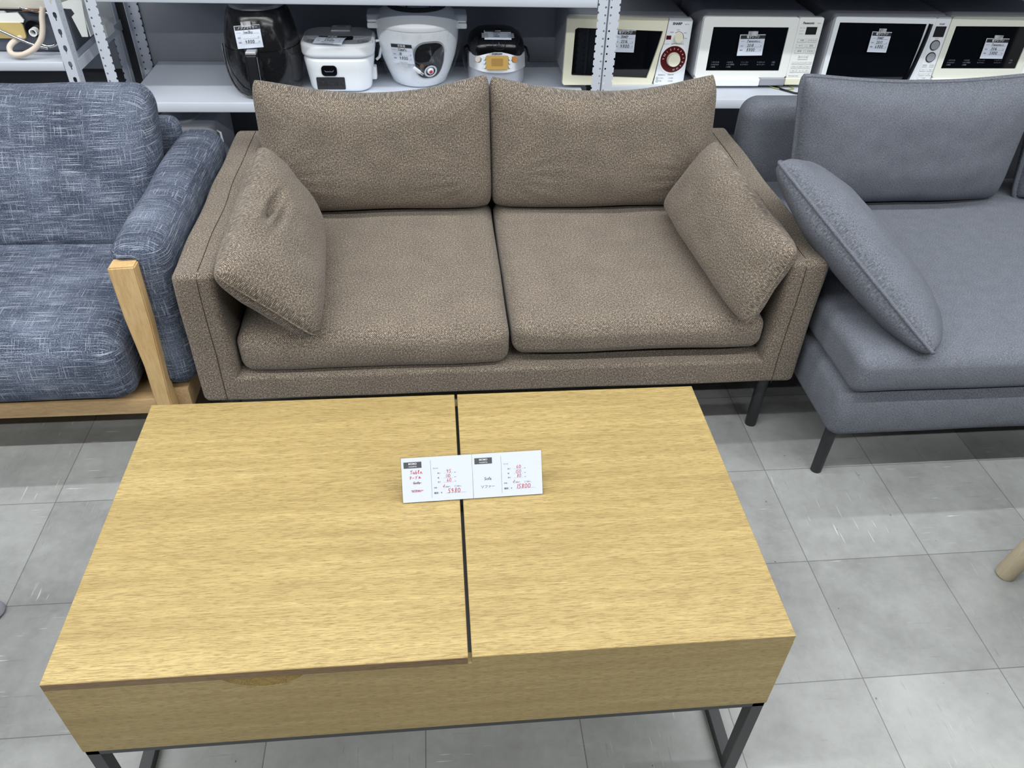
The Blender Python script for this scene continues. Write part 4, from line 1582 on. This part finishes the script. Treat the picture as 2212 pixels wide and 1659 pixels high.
for k_, z in kl:
    ring = []
    for i in range(64):
        t_ = 2 * PI * i / 64
        cc, ss = math.cos(t_), math.sin(t_)
        e = 2 / 3.6
        x = -0.610 + 0.1045 * k_ * math.copysign(abs(cc) ** e, cc)
        y = 1.660 + 0.110 * k_ * math.copysign(abs(ss) ** e, ss)
        if ss < 0:
            y += max(0.0, 0.008 * (1 - (z - 0.59) / 0.08))
        ring.append(m.bm.verts.new((x, y, z)))
    rings.append(ring)
for A, B in zip(rings, rings[1:]):
    for i in range(64):
        m.bm.faces.new((A[i], A[(i + 1) % 64], B[(i + 1) % 64], B[i]))
m.bm.faces.new(rings[-1])
m.bm.faces.new(rings[0][::-1])
blid = m.done('lid', M['black'], zc_, angle=70)
em = frame((-0.606, 1.562, 0.6415), (1, 0, 0), (0, 0.78, 0.62))
MB().ring(em, 0.0235, 0.0255, 0.0015).done('lid_badge', M['charcoal'], blid)
lo_ = MB()
lo_.poly([(-0.0115, -0.007), (0.0115, -0.007), (0.006, -0.0035), (0.0015, -0.0015), (0.0015, 0.011), (-0.0015, 0.011), (-0.0015, -0.0015), (-0.006, -0.0035)], em, 0.0012)
lo_.done('emblem', M['chrome'], blid, smooth=False)
price_tag(zc_, (-0.659, 1.612, 0.6745), (-0.561, 1.612, 0.6740), (-0.658, 1.568, 0.655), '炊飯器', ['S', 'H', 'I', 'R', 'n', 's', 'H', 'i'], '2013', '5800', 0.002, tape='both')
MB().tube([(-0.716, 1.69, 0.60), (-0.728, 1.66, 0.60), (-0.732, 1.60, 0.575), (-0.726, 1.555, 0.555)], 0.0045, 8).done('carry_handle', M['charcoal'], zc_)
MB().tube([(-0.504, 1.69, 0.60), (-0.494, 1.66, 0.60), (-0.490, 1.60, 0.585), (-0.496, 1.565, 0.575)], 0.0045, 8).done('carry_handle', M['charcoal'], zc_)


# ------------------------------------------------------------------ microwaves
def fm_at(y):
    return frame((0, y, 0), (1, 0, 0), (0, 0, 1))


ZR = 0.5070


def mw_body(rt, x0, x1, y0, z0, z1, depth=0.33, mat='gray_side', r=0.018):
    MB().soft(x0, x1, y0, y0 + depth, z0, z1, r, 5, 0.08).done('cabinet', M[mat], rt)
    for fx_ in (x0 + 0.04, x1 - 0.04):
        for fy_ in (y0 + 0.03, y0 + depth - 0.04):
            MB().lathe([(0.012, ZR), (0.013, z0 + 0.004)], fx_, fy_, 16).done('foot', M['charcoal'], rt)


# 1: cream one with two dials
w1 = root('microwave', (-0.137, 1.70, ZR), 'cream microwave with two round dials behind the shelf posts', 'microwave')
Y = 1.535
mw_body(w1, -0.362, 0.086, Y + 0.020, ZR + 0.008, 0.742, 0.285)
door = MB()
glass_pts = [(-0.337, 0.545), (-0.334, 0.538), (-0.050, 0.528)] + [(-0.050 + 0.030 * (i / 8) ** 1.0 + 0.008 * math.sin(PI * i / 8 / 2), 0.528 + 0.168 * i / 8) for i in range(1, 9)] + [(-0.326, 0.706), (-0.335, 0.700)]
outp = [(-0.368, 0.510), (-0.362, 0.504), (-0.028, 0.504), (-0.022, 0.54), (-0.014, 0.62), (-0.004, 0.66), (0.002, 0.740), (-0.356, 0.746), (-0.366, 0.740)]
door.poly(outp, fm_at(Y + 0.020), 0.020, [glass_pts[::-1]])
d1 = door.done('door', M['cream'], w1, smooth=False)
MB().box(-0.345, -0.008, Y + 0.008, Y + 0.012, 0.520, 0.712).done('door_glass', M['glass_black'], d1, smooth=False)
cp = MB().poly([(-0.020, 0.512), (-0.018, 0.504), (0.088, 0.504), (0.093, 0.510), (0.092, 0.732), (0.086, 0.740), (0.005, 0.740), (0.000, 0.66), (-0.010, 0.62), (-0.017, 0.55)], fm_at(Y + 0.020), 0.019).done('control_panel', M['white'], w1, smooth=False)
mk = fm_at(Y + 0.001)
MB().disc(mk @ Matrix.Translation((0.047, 0.674, 0)), 0.0175, 0.014, r2=0.0150).done('power_knob', M['cream'], cp)
MB().ring(mk @ Matrix.Translation((0.040, 0.598, 0)), 0.0475, 0.0530, 0.002).done('dial_rim', M['white2'], cp)
MB().disc(mk @ Matrix.Translation((0.040, 0.598, 0)), 0.0470, 0.003).done('dial_face', M['dial_red'], cp)
MB().disc(mk @ Matrix.Translation((0.041, 0.598, 0.003)), 0.0255, 0.014, r2=0.0225).done('timer_knob', M['cream'], cp)
nm = MB()
for i, sx_ in enumerate(('0', '0.5', '1', '2', '3', '4', '5', '6', '7', '8', '9', '10', '15')):
    a_ = PI * (1.0 - 0.118 * i) - 0.05
    mm_ = mk @ Matrix.Translation((0.040, 0.598, 0.0032)) @ Matrix.Rotation(a_ - PI / 2, 4, 'Z')
    text(nm, mm_, [(0, 0.0375, 0.0085, sx_, 'CENTER', 0.00008)])
nm.done('dial_numerals', M['ink_white'], cp, smooth=False)
pt = MB()
text(pt, mk, [(0.020, 0.7215, 0.0115, 'SHARP', 'LEFT', 0.0006), (0.066, 0.7195, 0.0050, 'RE-TS3'), (0.044, 0.700, 0.0045, '500W', 'CENTER'), (0.066, 0.690, 0.0045, '600W'), (0.070, 0.671, 0.0045, '700W'), (0.014, 0.692, 0.0045, '生解凍'),
              (-0.002, 0.651, 0.0056, 'タイマー（電源でもふれます）'), ], 0.0004)
pt.done('panel_print', M['ink'], cp, smooth=False)
pt = MB()
text(pt, mk, [(-0.008, 0.5405, 0.0055, '高周波出力'), (0.028, 0.5415, 0.0095, '700W'), (-0.004, 0.529, 0.0065, 'ごはん'), (0.032, 0.529, 0.0055, '1分30秒'), (-0.004, 0.518, 0.0065, '牛乳'), (0.032, 0.518, 0.0055, '1分20秒')], 0.0004)
for yy in (0.529, 0.518):
    outline(pt, mk, -0.013, -0.006, yy - 0.004, yy + 0.004, 0.0012)
pt.done('cooking_guide_print', M['ink'], cp, smooth=False)
ra = MB()
for i in range(14):
    a0_, a1_ = 2.3 - 2.5 * i / 14, 2.3 - 2.5 * (i + 1) / 14
    vs = [ra.bm.verts.new(mk @ Vector((0.047 + r_ * math.cos(q_), 0.674 + r_ * math.sin(q_), 0.0005))) for r_, q_ in ((0.0195, a0_), (0.0210, a0_), (0.0210, a1_), (0.0195, a1_))]
    ra.bm.faces.new(vs)
rect(ra, mk, 0.003, 0.021, 0.667, 0.681, 0.0005)
ra.done('red_marks', M['dial_red'], cp, smooth=False)
price_tag(w1, (-0.196, Y + 0.004, 0.699), (-0.117, Y + 0.002, 0.698), (-0.192, Y - 0.003, 0.624), '電子レンジ', ['S', 'H', 'A', 'R', 'P'], '2016', '4800', 0.0)


def keypad(parent, m_, rows_, mat_print='ink_soft'):
    b1 = MB()
    b2 = MB()
    for (x_, y_, w_, h_, s_) in rows_:
        rect(b1, m_, x_ - w_ / 2, x_ + w_ / 2, y_ - h_ / 2, y_ + h_ / 2, 0.0004, 0.0012)
        outline(b2, m_, x_ - w_ / 2, x_ + w_ / 2, y_ - h_ / 2, y_ + h_ / 2, 0.0005, 0.0018)
        text(b2, m_, [(x_, y_, h_ * 0.55, s_, 'CENTER')], 0.0019)
    b1.done('keypad_buttons', M['white2'], parent, smooth=False, kind='stuff')
    b2.done('keypad_print', M[mat_print], parent, smooth=False)


def glass_print(parent, y, x0, x1, z):
    g_ = MB()
    m_ = fm_at(y)
    for i, (fx_, txts) in enumerate(((0.06, ('1 あたため', '2 のみもの', '3 解凍')), (0.27, ('4 お弁当', '5 ゆで野菜', '6 根菜')), (0.46, ('7 トースト', '8 グラタン')), (0.68, ('9 スポンジ', '10 クッキー')), (0.88, ('手動', '出力')))):
        for j, s_ in enumerate(txts):
            text(g_, m_, [(x0 + (x1 - x0) * fx_, z - j * 0.0085, 0.0062, s_)], 0.0003)
    g_.done('door_print', M['ink_soft'], parent, smooth=False)


# 2: white with the handle strip along the bottom
def white_microwave(x0, x1, Y, z0, z1, gx0, gx1, gz0, gz1, px, label, face, strip):
    w = root('microwave', ((x0 + x1) / 2, Y + 0.18, ZR), label, 'microwave')
    mw_body(w, x0 + 0.002, x1 - 0.004, Y + 0.022, ZR + 0.010, z1 + 0.004, 0.32, 'gray_side', 0.035)
    dr = MB()
    dr.poly(rrect(x0, px, z0 + 0.030, z1, 0.010), fm_at(Y + 0.020), 0.020, [rrect(gx0, gx1, gz0, gz1, 0.002)[::-1]])
    dr = dr.done('door', M[face], w, smooth=False)
    MB().box(gx0 - 0.004, gx1 + 0.004, Y + 0.004, Y + 0.008, gz0 - 0.004, gz1 + 0.004).done('door_glass', M['glass_black'], dr, smooth=False)
    glass_print(dr, Y + 0.0035, gx0, gx1, gz0 + 0.030)
    xm = x0 + (px - x0) * 0.715
    MB().soft(x0 + 0.002, xm, Y - 0.010, Y + 0.020, z0, z0 + 0.0295, 0.006, 4, 0.05).done('handle_strip', M['white2'], dr)
    MB().soft(xm + 0.0005, px - 0.001, Y - 0.006, Y + 0.020, z0 + 0.001, z0 + 0.0295, 0.005, 4, 0.05).done('handle_end', M['gray_pl'], dr, label='grey end of the handle strip')
    cp_ = MB().poly(rrect(px + 0.001, x1, z0 + 0.0300, z1, 0.007), fm_at(Y + 0.020), 0.0195).done('control_panel', M['white2'], w, smooth=False)
    MB().soft(px + 0.001, x1, Y - 0.002, Y + 0.020, z0 + 0.002, z0 + 0.0295, 0.005, 4, 0.05).done('lower_trim', M['cream'], w)
    m_ = fm_at(Y + 0.0005)
    MB().box(px + 0.034, px + 0.074, Y - 0.0005, Y + 0.0004, z1 - 0.058, z1 - 0.032).done('display', M['charcoal'], cp_, smooth=False)
    pt_ = MB()
    text(pt_, m_, [(px + 0.016, z1 - 0.019, 0.0108, 'Panasonic', 'LEFT', 0.0004, 0.15), (px + 0.070, z1 - 0.0195, 0.0045, 'NE-E22'), (px + 0.010, z1 - 0.036, 0.005, 'オーブン'), (px + 0.010, z1 - 0.046, 0.005, 'レンジ'), (px + 0.010, z1 - 0.056, 0.005, 'グリル')], 0.0004)
    lo2 = MB()
    text(lo2, m_, [(px + 0.010, z0 + 0.036, 0.0055, 'Microwave Oven')], 0.0004)
    lo2.done('lower_print', M['ink'], cp_, smooth=False)
    pt_.done('panel_print', M['ink'], cp_, smooth=False)
    ks = []
    for j, (l_, r_) in enumerate((('自動', 'のみもの'), ('ゆで', '根菜'), ('解凍', 'お弁当'))):
        for i_, s_ in enumerate((l_, r_)):
            ks.append((px + 0.028 + i_ * 0.040, z1 - 0.078 - j * 0.019, 0.034, 0.0135, s_))
    ks.append((px + 0.048, z1 - 0.137, 0.036, 0.016, 'あたため'))
    for j, tr_ in enumerate((('レンジ', 'グリル', 'オーブン'), ('600W', '500W', '150W'), ('10分', '1分', '10秒'))):
        for i_, s_ in enumerate(tr_):
            ks.append((px + 0.022 + i_ * 0.026, z1 - 0.157 - j * 0.0145, 0.0225, 0.0095, s_))
    keypad(cp_, m_, ks)
    return w


w2 = white_microwave(0.118, 0.560, 1.488, 0.517, 0.758, 0.156, 0.436, 0.571, 0.724, 0.468, 'white microwave with a price tag on its wide black door behind the taupe sofa corner', 'white2', 0.7)
price_tag(w2, (0.262, 1.486, 0.699), (0.357, 1.487, 0.700), (0.260, 1.482, 0.627), '電子レンジ', ['P', 'a', 'n', 'a', 's', 'o', 'n', 'i', 'c'], '2018', '8800', 0.0)

# 3: black door with curved chrome handle
w3 = root('microwave', (0.826, 1.68, ZR), 'white microwave with full black door and curved silver handle, third from left', 'microwave')
Y = 1.488
mw_body(w3, 0.602, 1.040, Y + 0.022, ZR + 0.010, 0.766, 0.32, 'gray_side', 0.014)
outer3 = rrect(0.604, 0.986, 0.522, 0.762, 0.008)
dg = [(0.622, 0.530)] + [(0.945 + 0.010 * math.sin(PI * i / 10 / 2), 0.530 + 0.209 * i / 10) for i in range(11)] + [(0.622, 0.742)]
d3 = MB().poly(outer3, fm_at(Y + 0.020), 0.020, [dg[::-1]]).done('door', M['white'], w3, smooth=False)
MB().box(0.618, 0.965, Y + 0.003, Y + 0.006, 0.526, 0.745).done('door_glass', M['glass_black'], d3, smooth=False)
hb_ = MB()
prev = None
for i in range(21):
    v_ = i / 20
    z_ = 0.530 + 0.212 * v_
    xc = 0.944 + 0.022 * math.sin(v_ * PI / 2)
    wv = 0.0065
    cur = [hb_.bm.verts.new(p) for p in ((xc - wv, Y - 0.002, z_), (xc - wv * 0.6, Y - 0.014, z_), (xc + wv * 0.6, Y - 0.014, z_), (xc + wv, Y - 0.002, z_))]
    if prev:
        for j in range(3):
            hb_.bm.faces.new((prev[j], prev[j + 1], cur[j + 1], cur[j]))
    prev = cur
hb_.done('door_handle', M['chrome'], d3, angle=60)
c3 = MB().poly(rrect(0.987, 1.043, 0.522, 0.762, 0.007), fm_at(Y + 0.020), 0.0195).done('control_panel', M['white'], w3, smooth=False)
m_ = fm_at(Y + 0.0005)
MB().box(0.993, 1.034, Y - 0.0006, Y + 0.0004, 0.694, 0.731).done('display', M['charcoal'], c3, smooth=False)
for zz_, s_ in ((0.665, 'あたため'), (0.622, '飲み物')):
    bb = MB().disc(m_ @ Matrix.Translation((1.013, zz_, 0)), 0.0185, 0.0022).done('round_button', M['charcoal'], c3)
    MB().disc(m_ @ Matrix.Translation((1.013, zz_, 0.0022)), 0.0155, 0.0018).done('button_cap', M['gray_pl'], bb)
keypad(c3, m_, [(1.001, 0.592, 0.016, 0.011, '解凍'), (1.029, 0.592, 0.016, 0.011, 'お茶'), (1.001, 0.575, 0.022, 0.009, 'ゆで'), (1.029, 0.575, 0.022, 0.009, '冷凍'), (1.001, 0.560, 0.022, 0.009, 'レンジ'), (1.029, 0.560, 0.022, 0.009, '出力'), (1.015, 0.545, 0.048, 0.009, '＋ 時間 －'), (1.015, 0.531, 0.048, 0.009, 'とりけし')])
p3 = MB()
text(p3, m_, [(1.013, 0.7385, 0.007, 'SHARP', 'CENTER', 0.0002), (1.013, 0.688, 0.0045, 'RE-S31', 'CENTER')], 0.0004)
p3.done('panel_print', M['ink'], c3, smooth=False)
price_tag(w3, (0.768, 1.484, 0.711), (0.843, 1.484, 0.709), (0.751, 1.478, 0.643), '電子レンジ', ['S', 'H', 'A', 'R', 'P'], '2017', '6800', 0.0)

# 4: cream one at the far right
w4 = white_microwave(1.046, 1.488, 1.488, 0.517, 0.765, 1.070, 1.372, 0.580, 0.732, 1.400, 'cream-framed microwave with a tagged black door, rightmost of the row', 'ivory', 0.7)
price_tag(w4, (1.203, 1.486, 0.691), (1.294, 1.486, 0.690), (1.205, 1.481, 0.620), '電子レンジ', ['P', 'a', 'n', 'a', 's', 'o', 'n', 'i', 'c'], '2016', '5800', 0.0)

o = MB().tube([(0.40, 1.62, ZR + 0.003), (0.43, 1.52, ZR + 0.004), (0.455, 1.465, ZR + 0.004), (0.49, 1.425, ZR + 0.004), (0.56, 1.405, ZR + 0.004), (0.62, 1.41, ZR + 0.004), (0.66, 1.47, ZR + 0.004)], 0.0036, 10).done('power_cord', M['black'])
tag(o, 'black power cord lying on the shelf under the second microwave', 'cord')
o = MB().tube([(0.40, 1.56, ZR + 0.003), (0.43, 1.485, ZR + 0.003), (0.47, 1.462, ZR + 0.003), (0.505, 1.475, ZR + 0.003), (0.50, 1.56, ZR + 0.003)], 0.0022, 8).done('earth_wire', plain('pale_yellow_insulation', rgb(150, 160, 92), 0.5))
tag(o, 'thin pale yellow earth wire looped under the second microwave', 'wire')

# ------------------------------------------------------------------ appliance below the shelf
u_ = root('round_top_appliance', (-1.82, 1.62, 0.101), 'grey boxy appliance with a ring on top in the dark under the cookers', 'appliance')
vbox(-1.99, -1.655, 1.50, 1.80, 0.101, 0.372, 0.03, 0.012).done('body', M['gray_side'], u_, angle=50)
MB().ring(frame((-1.80, 1.60, 0.372), (1, 0, 0), (0, 1, 0)), 0.075, 0.084, 0.006).done('top_ring', M['silver'], u_)
MB().tube([(-1.655, 1.53, 0.34), (-1.642, 1.525, 0.335), (-1.640, 1.525, 0.30), (-1.654, 1.53, 0.29)], 0.004, 8).done('side_clip', M['white'], u_)

# ------------------------------------------------------------------ stripped gas appliance, far left
ZL_ = 0.638
ga = root('gas_appliance', (-2.35, 1.62, ZL_), 'stripped grey gas appliance with bent hoses and a yellow plate on the far left shelf', 'appliance')
MB().soft(-2.72, -2.035, 1.462, 1.80, ZL_ + 0.001, 0.775, 0.012, 3, 0.1).done('chassis', M['metal_g'], ga)
MB().soft(-2.76, -2.055, 1.435, 1.82, 0.776, 0.812, 0.008, 3, 0.1, wob(0.004, 9)).done('enamel_top', M['rust'], ga)
MB().soft(-2.16, -2.09, 1.436, 1.462, 0.770, 0.7795, 0.003, 2, 0.02, wob(0.003, 40)).done('rust_patch', M['rust2'], ga)
MB().poly([(-2.30, 0.735), (-2.172, 0.735), (-2.168, 0.742), (-2.180, 0.766), (-2.215, 0.764), (-2.220, 0.770), (-2.235, 0.770), (-2.240, 0.763), (-2.30, 0.762)], fm_at(1.452), 0.006).done('control_box', M['white2'], ga, smooth=False)
MB().poly(rrect(-2.32, -2.176, 0.687, 0.735, 0.010), fm_at(1.450), 0.008).done('yellow_plate', M['yellow'], ga, smooth=False)
MB().disc(fm_at(1.460) @ Matrix.Translation((-2.146, 0.716, 0)), 0.026, 0.014, 12).done('valve_housing', M['black'], ga)
vm = fm_at(1.446) @ Matrix.Translation((-2.143, 0.710, 0))
MB().ring(vm, 0.0085, 0.0125, 0.022).done('valve_pipe', M['white2'], ga)
hp = [(-2.075, 1.40, 0.795), (-2.086, 1.395, 0.765), (-2.092, 1.39, 0.735), (-2.104, 1.385, 0.705), (-2.128, 1.38, 0.678), (-2.162, 1.375, 0.660), (-2.192, 1.378, 0.653), (-2.214, 1.388, 0.656), (-2.222, 1.402, 0.668), (-2.214, 1.416, 0.680), (-2.198, 1.440, 0.688), (-2.190, 1.462, 0.69)]


def spline(P, n=6):
    P = [Vector(p) for p in P]
    out_ = []
    for i in range(len(P) - 1):
        p0, p1, p2, p3 = P[max(i - 1, 0)], P[i], P[i + 1], P[min(i + 2, len(P) - 1)]
        for k_ in range(n):
            t_ = k_ / n
            out_.append(0.5 * ((2 * p1) + (-p0 + p2) * t_ + (2 * p0 - 5 * p1 + 4 * p2 - p3) * t_ ** 2 + (-p0 + 3 * p1 - 3 * p2 + p3) * t_ ** 3))
    out_.append(P[-1])
    return out_


MB().tube(spline(hp), 0.0088, 14).done('rubber_hose', M['hose'], ga)


def corrugated(P, r):
    pts_ = spline(P, 14)
    return MB().tube(pts_, [r * (1 + 0.22 * (i % 2)) for i in range(len(pts_))], 10)


corrugated([(-2.30, 1.425, 0.745), (-2.25, 1.42, 0.722), (-2.20, 1.418, 0.697), (-2.155, 1.418, 0.676), (-2.11, 1.42, 0.662)], 0.0042).done('braided_pipe', M['chrome'], ga, angle=80)
corrugated([(-2.165, 1.44, 0.783), (-2.135, 1.44, 0.775), (-2.105, 1.44, 0.770), (-2.08, 1.44, 0.765)], 0.0040).done('braided_pipe', M['chrome'], ga, angle=80)
corrugated([(-2.13, 1.43, 0.672), (-2.11, 1.43, 0.666), (-2.085, 1.43, 0.672), (-2.07, 1.43, 0.69)], 0.0045).done('braided_pipe', M['chrome'], ga, angle=80)
# pale bent cover standing at its right end
cv = root('appliance_cover', (-2.0, 1.55, ZL_ + 0.002), 'pale bent sheet cover standing behind the far left post', 'cover')
m = MB()
m.poly([(-2.045, 0.792), (-1.985, 0.812), (-1.972, 0.80), (-1.985, 0.690), (-2.004, 0.690), (-2.018, 0.752), (-2.006, 0.762), (-2.012, 0.776), (-2.045, 0.778)], fm_at(1.456), 0.004)
m.poly([(1.456, 0.690), (1.70, 0.690), (1.70, 0.81), (1.456, 0.80)], frame((-1.980, 0, 0), (0, 1, 0), (0, 0, 1)), 0.003)
m.box(-1.998, -1.984, 1.62, 1.70, ZL_ + 0.003, 0.692)
m.done('sheet', M['white2'], cv, smooth=False)
